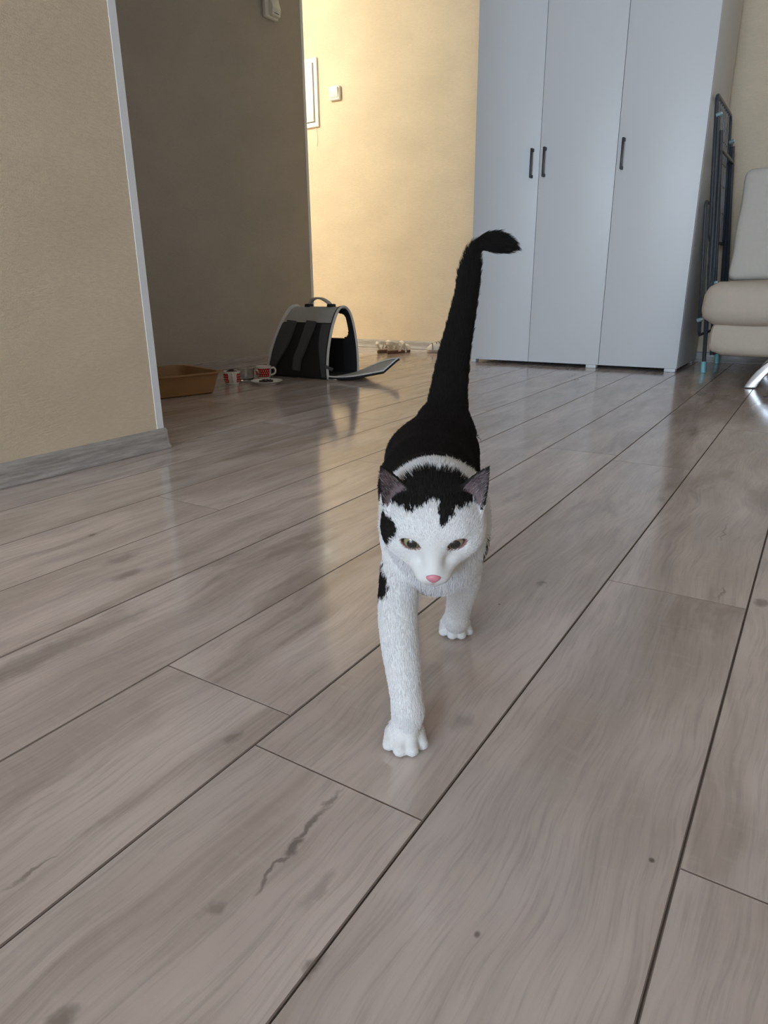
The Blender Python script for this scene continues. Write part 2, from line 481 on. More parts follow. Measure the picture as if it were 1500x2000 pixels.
# baseboards: a rounded-top profile with a small flared foot
def bb_profile(d=.015, hgt=.056):
    return [(0, 0), (d + .003, 0), (d + .003, .004), (d * .82, .011), (d * .72, hgt * .55), (d * .66, hgt * .86), (d * .45, hgt * .97), (d * .15, hgt), (0, hgt)]
def baseboard(name, p, q, out):
    """profile swept from p to q on the floor, 'out' is the direction into the room."""
    p, q, out = Vector(p), Vector(q), Vector(out)
    bm = bmesh.new(); R = []
    for e in (p, q):
        R.append([bm.verts.new(e + out * u + Vector((0, 0, v + .0005))) for u, v in bb_profile()])
    n = len(R[0])
    for i in range(n): bm.faces.new((R[0][i], R[0][(i + 1) % n], R[1][(i + 1) % n], R[1][i]))
    bm.faces.new(R[0]); bm.faces.new(R[1][::-1])
    return struct(name, bm, M['baseboard'], None, True)
bl = baseboard('baseboard_left', (X_LEFT, Y_MIN, 0), (X_LEFT, Y_LEFT_END + .002, 0), (1, 0, 0))
baseboard('baseboard_left_end', (X_LEFT - .002, Y_LEFT_END, 0), (X_DARK + .016, Y_LEFT_END, 0), (0, 1, 0))
baseboard('baseboard_recess', (X_DARK, Y_LEFT_END, 0), (X_DARK, Y_DARK_END, 0), (1, 0, 0))
baseboard('baseboard_back', (X_MIN, Y_BACK, 0), (X_MAX, Y_BACK, 0), (0, -1, 0))
# plastic outer-corner cap of the left baseboard
cap = []
for i in range(9):
    a = math.pi / 2 * i / 8
    cap.append((math.cos(a), math.sin(a)))
bm = bmesh.new(); R = []
for cx, cy in cap:
    R.append([bm.verts.new((X_LEFT + cx * (u + .0016), Y_LEFT_END + cy * (u + .0016), v * 1.03 + .0004)) for u, v in bb_profile()])
for A, B in zip(R, R[1:]):
    for i in range(len(A) - 1): bm.faces.new((A[i], A[i + 1], B[i + 1], B[i]))
obj('corner_cap', bm, M['cap'], bl)
# corner trims on the two outer wall corners
t = .0016
struct('trim_1', prism([(X_LEFT - .022, Y_LEFT_END), (X_LEFT - .022, Y_LEFT_END + t), (X_LEFT + t, Y_LEFT_END + t), (X_LEFT + t, Y_LEFT_END - .021), (X_LEFT, Y_LEFT_END - .021), (X_LEFT, Y_LEFT_END)], 'z', .057, Z_CEIL), M['trim'])
struct('trim_2', prism([(X_DARK - .022, Y_DARK_END), (X_DARK - .022, Y_DARK_END + t), (X_DARK + t, Y_DARK_END + t), (X_DARK + t, Y_DARK_END - .021), (X_DARK, Y_DARK_END - .021), (X_DARK, Y_DARK_END)], 'z', .057, Z_CEIL), M['trim'])

# hall ceiling lamp (above the frame): glass bowl with the bulb inside it
hl = empty('ceiling_lamp', (HALL_LAMP['loc'][0], HALL_LAMP['loc'][1], Z_CEIL - .001), 'round white ceiling lamp in the hallway behind the dark wall', 'lamp')
obj('base', lathe([(0, 0), (.08, 0), (.08, -.03), (0, -.03)], (HALL_LAMP['loc'][0], HALL_LAMP['loc'][1], Z_CEIL - .001), 24), M['white_plastic'], hl)
ld = bpy.data.lights.new('hall_bulb', 'POINT'); ld.energy = HALL_LAMP['power']; ld.color = HALL_LAMP['color']; ld.shadow_soft_size = .12
lo = bpy.data.objects.new('hall_bulb', ld); lo.location = HALL_LAMP['loc']; COL.objects.link(lo)

# ================================================================== wardrobe
WX0, WX1, WY0, WY1, WZ0, WZ1 = -1.792, -0.614, 3.783, 4.36, .018, 2.05
wr = empty('wardrobe', ((WX0 + WX1) / 2, (WY0 + WY1) / 2, 0), 'white three-door wardrobe with black bar handles against the back wall', 'wardrobe')
obj('side_panel', box(WX1 - .018, WX1, WY0 + .020, WY1, WZ0, WZ1, .001), M['white_board'], wr)
obj('side_panel', box(WX0, WX0 + .018, WY0 + .020, WY1, WZ0, WZ1, .001), M['white_board'], wr)
obj('top_panel', box(WX0 + .018, WX1 - .018, WY0 + .020, WY1, WZ1 - .018, WZ1, .001), M['white_board'], wr)
obj('bottom_panel', box(WX0 + .018, WX1 - .018, WY0 + .020, WY1, WZ0, WZ0 + .018, .001), M['white_board'], wr)
obj('back_panel', box(WX0 + .018, WX1 - .018, WY1 - .006, WY1, WZ0 + .018, WZ1 - .018), M['white_board'], wr)
dx = [WX0, -1.4175, -1.0165, WX1]
for i in range(3):
    a, b = dx[i] + (.0012 if i else 0), dx[i + 1] - (.0012 if i < 2 else .001)
    d = obj('door', box(a, b, WY0, WY0 + .018, WZ0 + .001, WZ1 - .001, .0012), M['white_board'], wr)
    hx = b - .036 if i == 0 else a + .030
    hb = box(hx - .005, hx + .005, WY0 - .032, WY0 - .022, .978, 1.118, .002)
    for z in (.978, 1.104):
        t2 = box(hx - .0055, hx + .0055, WY0 - .024, WY0 + .001, z, z + .014, .001); me = bpy.data.meshes.new('t'); t2.to_mesh(me); t2.free(); hb.from_mesh(me); bpy.data.meshes.remove(me)
    obj('handle', hb, M['black_metal'], d)
for x in (WX0 + .012, -1.085, WX1 - .062):
    for y in (WY0 + .004, WY1 - .06):
        obj('foot', box(x, x + (.03 if x < -1.7 else .055), y, y + .05, 0.0005, WZ0, .002), M['white_board'], wr)

# ================================================================== sofa
def cushion(x0, x1, y0, y1, z0, z1, rad, puff=0.0, nx=36, ny=16, nz=10, wob=.003):
    """soft box: superellipsoid-style rounding with a little sag."""
    bm = bmesh.new()
    bmesh.ops.create_cube(bm, size=2.0)
    bmesh.ops.subdivide_edges(bm, edges=bm.edges[:], cuts=18, use_grid_fill=True)
    cx, cy, cz = (x0 + x1) / 2, (y0 + y1) / 2, (z0 + z1) / 2
    hx, hy, hz = (x1 - x0) / 2, (y1 - y0) / 2, (z1 - z0) / 2
    def remap(t, h):
        # concentrate samples near the ends
        s = math.sin(t * math.pi / 2)
        return (0.5 * t + .5 * s) * h
    for v in bm.verts:
        p = Vector((remap(v.co.x, hx), remap(v.co.y, hy), remap(v.co.z, hz)))
        q = Vector((max(-hx + rad, min(hx - rad, p.x)), max(-hy + rad, min(hy - rad, p.y)), max(-hz + rad, min(hz - rad, p.z))))
        d = p - q
        if d.length > 1e-9: p = q + d.normalized() * rad
        p.z += puff * (1 - (p.x / hx) ** 2) * (1 - (p.y / hy) ** 2) * (1 if p.z > 0 else -.3)
        p += Vector((math.sin(p.y * 19 + p.z * 31) * wob, math.sin(p.x * 17 + p.z * 23) * wob, math.sin(p.x * 13 + p.y * 11) * wob))
        v.co = p + Vector((cx, cy, cz))
    return bm
SX0, SX1 = -.468, 1.50
sf = empty('sofa', (.5, 3.7, 0), 'cream fabric sofa with chrome legs right of the wardrobe', 'sofa')
obj('base', cushion(SX0 + .045, SX1 - .03, 3.30, 4.14, .135, .285, .045, .0), M['cream_fabric'], sf)
obj('seat_cushion', cushion(SX0, SX1, 3.25, 4.02, .262, .445, .075, .002), M['cream_fabric'], sf)
bk = cushion(-.43, .52, -.085, .085, 0, .50, .034, 0, wob=.002)
xf(bk, Matrix.Translation((0, 3.80, .438)) @ Matrix.Rotation(math.radians(-12), 4, 'X'))
obj('back_cushion', bk, M['grey_fabric'], sf)
bk = cushion(.53, 1.48, -.085, .085, 0, .50, .05, 0, wob=.002)
xf(bk, Matrix.Translation((0, 3.80, .438)) @ Matrix.Rotation(math.radians(-12), 4, 'X'))
obj('back_cushion', bk, M['grey_fabric'], sf)
obj('back_frame', cushion(-.40, SX1 - .03, 4.01, 4.15, .25, .80, .04, 0), M['cream_fabric'], sf)
leg_poly = []
outer = bez([(-.03, 0, .150), (-.10, 0, .146), (-.165, 0, .128), (-.215, 0, .082), (-.245, 0, .035), (-.262, 0, .0)], 5)
inner = bez([(-.212, 0, .0), (-.196, 0, .035), (-.168, 0, .072), (-.125, 0, .098), (-.075, 0, .108), (-.03, 0, .110)], 5)
leg_poly = [(p.x, p.z) for p in outer] + [(p.x, p.z) for p in inner]
for lx, flip, ly in ((0, 1, 3.335), (0, 1, 3.98), (1.03, -1, 3.335), (1.03, -1, 3.98)):
    pol = [(lx + flip * (px) , pz + .0006) for px, pz in leg_poly]
    obj('leg', prism(pol, 'y', ly, ly + .05, .004), M['chrome'], sf)

# ================================================================== folded drying rack leaning on the wardrobe
rk = empty('drying_rack', (-.50, 3.84, 0), 'folded dark grey clothes drying rack leaning beside the wardrobe', 'drying rack')
RF0, RT0 = Vector((-.500, 3.845, .012)), Vector((-.594, 3.815, 1.262))
RW = .50
def RP(s, t, o=0.0):
    """point on the folded rack: s = metres towards the wall, t = 0 foot .. 1 top, o = offset away from wardrobe"""
    return RF0.lerp(RT0, t) + Vector((o, s, 0))
def rrect(s0, s1, t0, t1, o, rad=.035, n=5):
    rt = rad / 1.25; P = []
    for (cs, ct, a0) in ((s0 + rad, t0 + rt, 180), (s1 - rad, t0 + rt, 270), (s1 - rad, t1 - rt, 0), (s0 + rad, t1 - rt, 90)):
        for i in range(n + 1):
            a = math.radians(a0 + 90 * i / n)
            P.append(RP(cs + math.cos(a) * rad, ct + math.sin(a) * rt, o))
    return P
obj('rack_frame', tube(rrect(0, RW, .50, 1.0, 0.0), .0085, 8, True), M['rack_tube'], rk)
obj('wing_frame', tube(rrect(-.012, RW - .03, .14, .64, -.024), .0075, 8, True), M['rack_tube'], rk)
obj('wing_frame', tube(rrect(.01, RW - .01, .22, .82, .026), .0075, 8, True), M['rack_tube'], rk)
obj('leg', tube([RP(.005, .0, .004), RP(.0, .55, .012), RP(-.004, .93, .010)], .0095, 8), M['rack_tube'], rk)
obj('leg', tube([RP(RW, .0, .004), RP(RW, .55, .010), RP(RW, .90, .010)], .0095, 8), M['rack_tube'], rk)
obj('leg', tube([RP(.045, .06, .034), RP(.03, .5, .030), RP(.02, .88, .022)], .0095, 8), M['rack_tube'], rk)
obj('leg', tube([RP(RW - .045, .06, .034), RP(RW - .03, .5, .030), RP(RW - .02, .88, .022)], .0095, 8), M['rack_tube'], rk)
obj('crossbar', tube([RP(.045, .06, .034), RP(RW - .045, .06, .034)], .008, 8), M['rack_tube'], rk)
obj('crossbar', tube([RP(.003, .30, .008), RP(RW, .30, .008)], .007, 8), M['rack_tube'], rk)
for i in range(8):
    s = .055 + i * (RW - .11) / 7
    obj('wire', tube([RP(s, .508, 0), RP(s, .993, 0)], .0022, 6), M['rack_wire'], rk)
for i in range(5):
    s = .05 + i * (RW - .14) / 4
    obj('wire', tube([RP(s, .148, -.024), RP(s, .632, -.024)], .0020, 6), M['rack_wire'], rk)
for t_ in (.62, .72, .80, .88):
    obj('rung', tube([RP(.006, t_, -.003), RP(RW - .006, t_, -.003)], .0025, 6), M['rack_wire'], rk)
for s, t_, o in ((.0, .93, .012), (RW, .90, .012), (-.012, .20, -.024), (.02, .34, .03)):
    c = RP(s, t_, o)
    jt = obj('hinge_joint', tube([c + Vector((-.010, -.004, -.004)), c + Vector((.011, -.004, .004))], [.0105, .0105], 10), M['hinge_grey'], rk)
    obj('rivet', tube([c + Vector((.010, -.005, .004)), c + Vector((.015, -.006, .005))], .0045, 8), M['panel_white'], jt)
for s in (.005, RW):
    p = RP(s, 0, .004)
    obj('foot_cap', tube([Vector((p.x, p.y, .001)), Vector((p.x - .004, p.y, .056))], [.0135, .0125], 12), M['teal'], rk)

# ================================================================== hall wall fittings
ep = empty('electrical_panel', (-3.50, Y_BACK, 1.535), 'white electrical panel on the yellow hallway wall, half hidden by the corner', 'panel')
bm = bmesh.new()
EX0, EX1, EZ0, EZ1 = -3.70, -3.343, 1.545, 1.978
def multi(*boxes):
    bm = bmesh.new()
    for b in boxes:
        me = bpy.data.meshes.new('t'); b.to_mesh(me); b.free(); bm.from_mesh(me); bpy.data.meshes.remove(me)
    return bm
yb = Y_BACK - .0005
obj('frame', multi(box(EX0, EX0 + .028, yb - .016, yb, EZ0, EZ1, .002), box(EX1 - .028, EX1, yb - .016, yb, EZ0, EZ1, .002),
                   box(EX0 + .028, EX1 - .028, yb - .016, yb, EZ0, EZ0 + .03, .002), box(EX0 + .028, EX1 - .028, yb - .016, yb, EZ1 - .03, EZ1, .002)), M['panel_white'], ep)
obj('gasket', box(EX0 + .028, EX1 - .028, yb - .006, yb, EZ0 + .03, EZ1 - .03), M['dark_gap'], ep)
obj('door', box(EX0 + .031, EX1 - .034, yb - .026, yb - .008, EZ0 + .034, EZ1 - .033, .002), M['panel_white'], ep)
obj('cable', tube(bez([(-3.375, yb - .004, EZ0), (-3.368, yb - .006, 1.50), (-3.366, yb - .005, 1.46), (-3.374, yb - .004, 1.42)], 6), .0018, 6), M['white_plastic'], ep)

sw = empty('light_switch', (-3.187, Y_BACK, 1.69), 'small white rocker light switch on the yellow hallway wall', 'light switch')
obj('plate', box(-3.235, -3.143, yb - .024, yb, 1.690, 1.778, .008, 3), M['white_plastic'], sw)
rb = box(-3.225, -3.153, -.007, .007, -.032, .032, .003)
xf(rb, Matrix.Translation((0, yb - .027, 1.737)) @ Matrix.Rotation(math.radians(9), 4, 'X'))
obj('rocker', rb, M['white_plastic'], sw)

ic = empty('intercom', (X_DARK, 3.31, 1.82), 'white intercom handset high on the dark recess wall', 'intercom')
obj('base_plate', box(X_DARK + .0005, X_DARK + .028, 3.258, 3.362, 1.815, 2.03, .008, 3), M['white_plastic'], ic)
def yprism(poly, y0, y1, bev):
    return prism(poly, 'y', y0, y1, bev)
hs = obj('handset', yprism([(X_DARK + .024, 1.822), (X_DARK + .050, 1.826), (X_DARK + .056, 1.86), (X_DARK + .044, 1.90), (X_DARK + .044, 1.96), (X_DARK + .056, 1.99), (X_DARK + .052, 2.022), (X_DARK + .024, 2.026)], 3.284, 3.352, .004), M['white_plastic'], ic)
obj('printed_mark', box(X_DARK + .0475, X_DARK + .0530, 3.300, 3.335, 1.8345, 1.8375), M['dark_gap'], hs)

# ================================================================== pet carrier backpack
BX0, BX1 = -2.415, -2.035
bp = empty('pet_carrier_backpack', ((BX0 + BX1) / 2, 2.82, 0), 'black and grey pet carrier backpack with its end flap open, by the dark wall', 'pet carrier')
def bag_profile(n=48):
    """closed-top arch from front foot over the apex to the back foot: (y, z, ny, nz)"""
    c = bez([(2.690, 0, .010), (2.688, 0, .06), (2.700, 0, .14), (2.728, 0, .225), (2.765, 0, .295), (2.800, 0, .332), (2.834, 0, .342), (2.868, 0, .332), (2.900, 0, .295), (2.926, 0, .225), (2.944, 0, .14), (2.950, 0, .06), (2.948, 0, .010)], 12)
    out = []
    for i, p in enumerate(c):
        a, b = c[max(i - 1, 0)], c[min(i + 1, len(c) - 1)]
        t = (b - a).normalized()
        out.append((p.x, p.z, -t.z, t.x))
    return out
PR = bag_profile()
NP = len(PR)
def bagx(u, z):
    """x along the bag, the closed end leans inwards towards the top"""
    x0 = BX0 + .075 * max(0, (z - .05) / .29) ** 1.2
    return x0 + (BX1 - x0) * u
def shell(i0, i1, th=.006, off=0.0, hole=None, nu=24, u0=0.0, u1=1.0):
    bm = bmesh.new(); g = {}
    for i in range(i0, i1 + 1):
        y, z, ny, nz = PR[i]
        for k in range(nu + 1):
            u = u0 + (u1 - u0) * k / nu
            for s, o in ((0, off), (1, off - th)):
                g[i, k, s] = bm.verts.new((bagx(u, z), y + ny * o, max(.004, z + nz * o)))
    keep = {(i, k) for i in range(i0, i1) for k in range(nu) if not (hole and hole(i + .5, u0 + (u1 - u0) * (k + .5) / nu))}
    for i, k in keep:
        a = [(i, k), (i, k + 1), (i + 1, k + 1), (i + 1, k)]
        bm.faces.new([g[x, y_, 0] for x, y_ in a]); bm.faces.new([g[x, y_, 1] for x, y_ in a[::-1]])
        for (d, e0, e1) in (((-1, 0), a[0], a[1]), ((0, 1), a[1], a[2]), ((1, 0), a[2], a[3]), ((0, -1), a[3], a[0])):
            if (i + d[0], k + d[1]) not in keep:
                bm.faces.new((g[e0[0], e0[1], 0], g[e0[0], e0[1], 1], g[e1[0], e1[1], 1], g[e1[0], e1[1], 0]))
    bmesh.ops.delete(bm, geom=[v for v in bm.verts if not v.link_faces], context='VERTS')
    return bm
def z_index(z, back=False):
    idx = range(NP // 2, NP) if back else range(0, NP // 2 + 1)
    return min(idx, key=lambda i: abs(PR[i][1] - z))
iF, iB = z_index(.270), z_index(.30, True)
hz0, hz1 = z_index(.315, True), z_index(.185, True)
def hole(i, u):
    a = (i - hz0) / (hz1 - hz0); b = (u - .40) / (.90 - .40)
    if not (0 < a < 1 and 0 < b < 1): return False
    return ((2 * a - 1) ** 4 + (2 * b - 1) ** 4) < 1.0
obj('front_panel', shell(0, iF), M['black_mesh'], bp)
obj('top_panel', shell(iF, NP // 2 + 8, .007, .001), M['bag_grey'], bp)
obj('back_panel', shell(NP // 2 + 8, NP - 1, hole=hole, nu=90), M['black_mesh'], bp)
bm = bmesh.new()
va = [bm.verts.new((bagx(0, z) + .004, y, z)) for y, z, _, _ in PR]; vb = [bm.verts.new((bagx(0, z) + .010, y, z)) for y, z, _, _ in PR]
bm.faces.new(va); bm.faces.new(vb[::-1])
for i in range(NP):
    bm.faces.new((va[i], va[(i + 1) % NP], vb[(i + 1) % NP], vb[i]))
obj('end_panel', bm, M['black_mesh'], bp)
obj('bottom_panel', box(BX0 + .004, BX1, 2.692, 2.946, .001, .013, .004), M['black_mesh'], bp)
for u in (0, 1):
    obj('piping', tube([(bagx(u, z), y + ny * .001, z + nz * .001) for y, z, ny, nz in PR], .0065 if u else .011, 8, flat=1.0), M['bag_piping'], bp)
obj('edge_band', tube([(bagx(1, z) - .009, y + ny * .002, z + nz * .002) for y, z, ny, nz in PR], .004, 6), M['black_mesh'], bp)
def front_pt(u, z, off):
    i = min(range(NP // 2 + 1), key=lambda k: abs(PR[k][1] - z))
    j = min(i + 1, NP // 2); y0, z0, ny, nz = PR[i]; y1, z1 = PR[j][0], PR[j][1]
    if abs(z1 - z0) > 1e-6: y = y0 + (y1 - y0) * max(-1, min(1, (z - z0) / (z1 - z0)))
    else: y = y0
    return (bagx(u, z), y + ny * off, z + nz * off)
for us, ws in (([.24, .25, .245, .22, .16, .12, .10], [.058, .058, .056, .052, .045, .04, .032]), ([.62, .62, .60, .575, .53, .52, .515], [.058, .056, .05, .048, .046, .044, .040])):
    zs = [.268, .235, .19, .145, .10, .07, .04]
    obj('shoulder_strap', ribbon(bez([front_pt(u, z, .016) for u, z in zip(us, zs)], 3), [np.interp(q, np.linspace(0, 1, 7), ws) for q in np.linspace(0, 1, 19)], .012, (1, 0, 0)), M['charcoal'], bp)
# stiffer charcoal side gussets that frame the black mesh
for u0, u1 in ((.015, .20), (.80, .985)):
    bm = bmesh.new(); R = []
    for i in range(0, iF):
        y, z, ny, nz = PR[i]
        w = 0.45 + .55 * math.sin(min(1, z / .26) * math.pi / 2) ** 2
        ua, ub = (u0, u0 + (u1 - u0) * w) if u0 < .5 else (u1 - (u1 - u0) * w, u1)
        R.append([bm.verts.new((bagx(q, z), y + ny * o, max(.004, z + nz * o))) for q, o in ((ua, .0005), (ub, .0005), (ub, .004), (ua, .004))])
    for A, B in zip(R, R[1:]):
        for k in range(4): bm.faces.new((A[k], A[(k + 1) % 4], B[(k + 1) % 4], B[k]))
    bm.faces.new(R[0][::-1]); bm.faces.new(R[-1])
    obj('side_gusset', bm, M['charcoal'], bp)
hd = obj('handle', ribbon(bez([(-2.245, 2.834, .344), (-2.238, 2.834, .362), (-2.215, 2.834, .380), (-2.17, 2.834, .382), (-2.125, 2.834, .362), (-2.112, 2.834, .346)], 5), .026, .009, (0, 1, 0)), M['bag_grey'], bp)
for x in (-2.25, -2.108):
    obj('strap_anchor', box(x - .016, x + .016, 2.815, 2.853, .336, .356, .005), M['black_mesh'], hd)
obj('side_strap', ribbon([(-2.075, 2.684, .075), (-2.04, 2.676, .066), (-2.012, 2.700, .05)], .016, .004, (0, 0, 1)), M['charcoal'], bp)
# opened end flap lying on the floor, arch shaped with its end curling up
FL = .258
def flap_pt(s, v, off=0.0):
    """s 0..1 from hinge outwards, v -1..1 across"""
    half = .135 * (1 - .05 * s) * math.sqrt(max(0, 1 - max(0, (s - .55) / .45) ** 2.2))
    x = BX1 + .006 + FL * s
    z = .010 + .056 * s ** 1.6 + .012 * math.sin(math.pi * s)
    return Vector((x + .02 * s * v, 2.826 + v * half + .03 * s, max(.008, z + .028 * v * math.sin(min(1, s * 1.4) * math.pi / 2)) + off))
bm = bmesh.new(); g = {}
ns, nv = 18, 10
for a in range(ns + 1):
    for b in range(nv + 1):
        for s, o in ((0, .004), (1, -.004)):
            g[a, b, s] = bm.verts.new(flap_pt(a / ns * .985, -1 + 2 * b / nv, o))
for a in range(ns):
    for b in range(nv):
        bm.faces.new((g[a, b, 0], g[a + 1, b, 0], g[a + 1, b + 1, 0], g[a, b + 1, 0])); bm.faces.new((g[a, b, 1], g[a, b + 1, 1], g[a + 1, b + 1, 1], g[a + 1, b, 1]))
flap = obj('end_flap', bm, M['bag_grey'], bp)
rim = [flap_pt(a / ns * .985, -1) for a in range(ns + 1)] + [flap_pt(.985, -1 + 2 * b / nv) for b in range(1, nv)] + [flap_pt(a / ns * .985, 1) for a in range(ns, -1, -1)]
obj('flap_piping', tube(rim, .0065, 8), M['black_mesh'], flap)
obj('flap_piping', tube([p + Vector((0, 0, .007)) for p in rim], .0045, 8), M['bag_piping'], flap)
obj('buckle', box(-2.045, -1.985, 2.690, 2.712, .001, .008, .003), M['bag_piping'], bp)

# ================================================================== litter tray, cups, saucer
tr = empty('litter_tray', (-2.44, 1.92, 0), 'tan plastic litter tray half hidden behind the wall corner', 'litter tray')
Rt = Matrix.Translation((-2.430, 1.930, 0)) @ Matrix.Rotation(math.radians(-16), 4, 'Z')
def rr(w, l, rad, z, n=6):
    P = []
    for cx, cy, a0 in ((w - rad, l - rad, 0), (-w + rad, l - rad, 90), (-w + rad, -l + rad, 180), (w - rad, -l + rad, 270)):
        for i in range(n + 1):
            a = math.radians(a0 + 90 * i / n); P.append(Vector((cx + rad * math.cos(a), cy + rad * math.sin(a), z)))
    return P
bm = bmesh.new(); prev = None
for w, l, rad, z in ((.165, .225, .04, .001), (.172, .232, .045, .006), (.192, .255, .05, .086), (.206, .268, .055, .088), (.206, .268, .055, .094), (.186, .250, .048, .093), (.166, .226, .04, .010)):
    R = [bm.verts.new(Rt @ p) for p in rr(w, l, rad, z)]
    if prev:
        n = len(R)
        for i in range(n): bm.faces.new((prev[i], prev[(i + 1) % n], R[(i + 1) % n], R[i]))
    else: first = R
    prev = R
bm.faces.new(first[::-1]); bm.faces.new(prev)
obj('tray_body', bm, M['tray'], tr)
bm = bmesh.new()
bmesh.ops.create_grid(bm, x_segments=40, y_segments=50, size=1.0)
for v in bm.verts:
    v.co = Rt @ Vector((v.co.x * .166, v.co.y * .226, .030 + .006 * math.sin(v.co.x * 7 + v.co.y * 3) + random.uniform(-.002, .002)))
lt = obj('litter', bm, M['litter'], tr); lt['kind'] = 'stuff'

def cup(name, c, ang, label, content=None, glass=False, s=1.0):
    e = empty(name, c, label, 'cup')
    prof = [(0, .004), (.026, .004), (.027, 0), (.030, 0), (.033, .006), (.0365, .014), (.039, .035), (.0405, .058), (.041, .061), (.0395, .0615), (.038, .057), (.036, .035), (.033, .014), (.028, .009), (0, .008)]
    prof = [(a * s, b * s) for a, b in prof]
    b = obj('cup_body', lathe(prof, c, 36), M['glass'] if glass else polka('polka_' + name + '_glaze', ang), e)
    d = Vector((math.cos(ang), math.sin(ang), 0)); o = Vector(c)
    P = bez([o + d * (.0385 * s) + Vector((0, 0, .050 * s)), o + d * (.052 * s) + Vector((0, 0, .053 * s)), o + d * (.061 * s) + Vector((0, 0, .040 * s)), o + d * (.056 * s) + Vector((0, 0, .024 * s)), o + d * (.0365 * s) + Vector((0, 0, .016 * s))], 6)
    obj('handle', tube(P, .0045 * s, 8), M['glass'] if glass else M['porcelain'], e)
    if content:
        bm = bmesh.new()
        for i in range(40):
            a, rr_ = random.uniform(0, 6.28), .030 * math.sqrt(random.random())
            t3 = bmesh.ops.create_icosphere(bm, subdivisions=1, radius=.0055)
            for v in t3['verts']: v.co = v.co * random.uniform(.8, 1.2) + Vector((c[0] + rr_ * math.cos(a), c[1] + rr_ * math.sin(a), c[2] + .054 + (.012 * (1 - rr_ / .03))))
        f = obj('cat_food', bm, M['kibble'], e); f['kind'] = 'stuff'
    return e
face_cam = math.atan2(-2.45, 2.35)
cup('cup', (-2.352, 2.352, 0.0005), face_cam + .10, 'red polka dot cup filled with dark cat food, next to the litter tray', True)
cup('glass_cup', (-2.372, 2.470, 0.0005), .62, 'clear glass cup with handle between the two red cups', False, True)
cup('cup', (-2.366, 2.590, 0.0005), .55, 'red polka dot cup with white rim behind the saucer', False)
sa = empty('saucer', (-2.19, 2.415, 0), 'white saucer with dark cat food on the floor beside the red cups', 'saucer')
obj('dish', lathe([(0, .004), (.036, .004), (.038, .0005), (.042, .0005), (.044, .005), (.060, .012), (.073, .0185), (.0745, .020), (.073, .0207), (.058, .0155), (.042, .010), (0, .009)], (-2.19, 2.415, 0), 40), M['porcelain'], sa)
bm = bmesh.new()
for i in range(46):
    a, rr_ = random.uniform(0, 6.28), math.sqrt(random.random())
    t3 = bmesh.ops.create_icosphere(bm, subdivisions=1, radius=.0055)
    off = Vector((-2.195 + .030 * rr_ * math.cos(a), 2.413 + .034 * rr_ * math.sin(a), .0145 + .007 * (1 - rr_) + random.uniform(0, .002)))
    for v in t3['verts']: v.co = v.co * random.uniform(.75, 1.25) + off
f = obj('cat_food', bm, M['kibble'], sa); f['kind'] = 'stuff'

# ================================================================== shoes by the hallway wall
def sole_outline(L, w, n=22):
    P = []
    for i in range(n):
        a = 2 * math.pi * i / n
        y = -math.cos(a)                       # -1 heel .. 1 toe
        half = w * (.82 + .18 * math.tanh(2.5 * y)) * (1 - .16 * math.exp(-((y + .1) / .4) ** 2))
        P.append((math.sin(a) * half * (1 if abs(y) < 1 else 1), y * L / 2 ))
    return P
def place(bm, c, rot):
    return xf(bm, Matrix.Translation(c) @ Matrix.Rotation(rot, 4, 'Z'))
def arch(y, w, z0, hgt, lean=0.0, n=14):
    P = []
    for i in range(n + 1):
        a = math.pi * i / n
        P.append(Vector((-w * math.cos(a), y + lean * math.sin(a), z0 + hgt * math.sin(a))))
    return P
def sandal(c, rot, label):
    e = empty('sandal', c, label, 'sandal', 'white sandals by the hallway wall')
    obj('sole', place(prism(sole_outline(.25, .043), 'z', .001, .022, .003), c, rot), M['sole'], e)
    obj('toe_strap', place(ribbon(arch(.068, .040, .018, .034), .040, .003, (0, 1, .15)), c, rot), M['white_leather'], e)
    obj('instep_strap', place(ribbon(arch(.012, .038, .018, .058, .012), .024, .003, (0, 1, .3)), c, rot), M['white_leather'], e)
    hp = bez([(-.036, -.035, .018), (-.037, -.060, .055), (-.030, -.095, .068), (0, -.118, .072), (.030, -.095, .068), (.037, -.060, .055), (.036, -.035, .018)], 5)
    obj('heel_strap', place(ribbon(hp, .020, .003, [(0, .35, 1)] * len(hp)), c, rot), M['white_leather'], e)
    obj('side_strap', place(ribbon(bez([(.037, -.035, .020), (.039, -.005, .048), (.034, .02, .062)], 4), .018, .003, (0, .7, -.7)), c, rot), M['white_leather'], e)
    obj('loose_strap', place(ribbon([(.040, .016, .060), (.047, .018, .035), (.050, .019, .004)], .016, .0025, (0, 1, 0)), c, rot), M['white_leather'], e)
    obj('footbed', place(prism([(x * .9, y * .95) for x, y in sole_outline(.25, .043)], 'z', .0221, .0235), c, rot), M['strap_inner'], e)
    return e
sandal((-2.585, 4.105, 0), math.radians(4), 'white strappy sandal farther from the tail, behind its pair')
sandal((-2.478, 4.095, 0), math.radians(-7), 'white strappy sandal with loose hanging strap, front of the pair')
sh = empty('sneaker', (-2.20, 4.26, 0), 'white shoe by the hallway wall, partly behind the tail', 'shoe')
def shoe_pt(u, a):
    """u 0 toe .. 1 heel along -x..+x, a 0..pi over the top"""
    hgt = np.interp(u, [0, .12, .3, .5, .7, .9, 1], [.018, .042, .052, .068, .082, .088, .070])
    wid = np.interp(u, [0, .12, .3, .5, .7, .9, 1], [.018, .040, .046, .042, .036, .036, .022])
    return (-.125 + .25 * u, -wid * math.cos(a), .020 + hgt * math.sin(a) ** .8)
bm = bmesh.new(); R = []
for i in range(21):
    R.append([bm.verts.new(shoe_pt(i / 20, math.pi * k / 12)) for k in range(13)])
for A, B in zip(R, R[1:]):
    for k in range(12): bm.faces.new((A[k], A[k + 1], B[k + 1], B[k]))
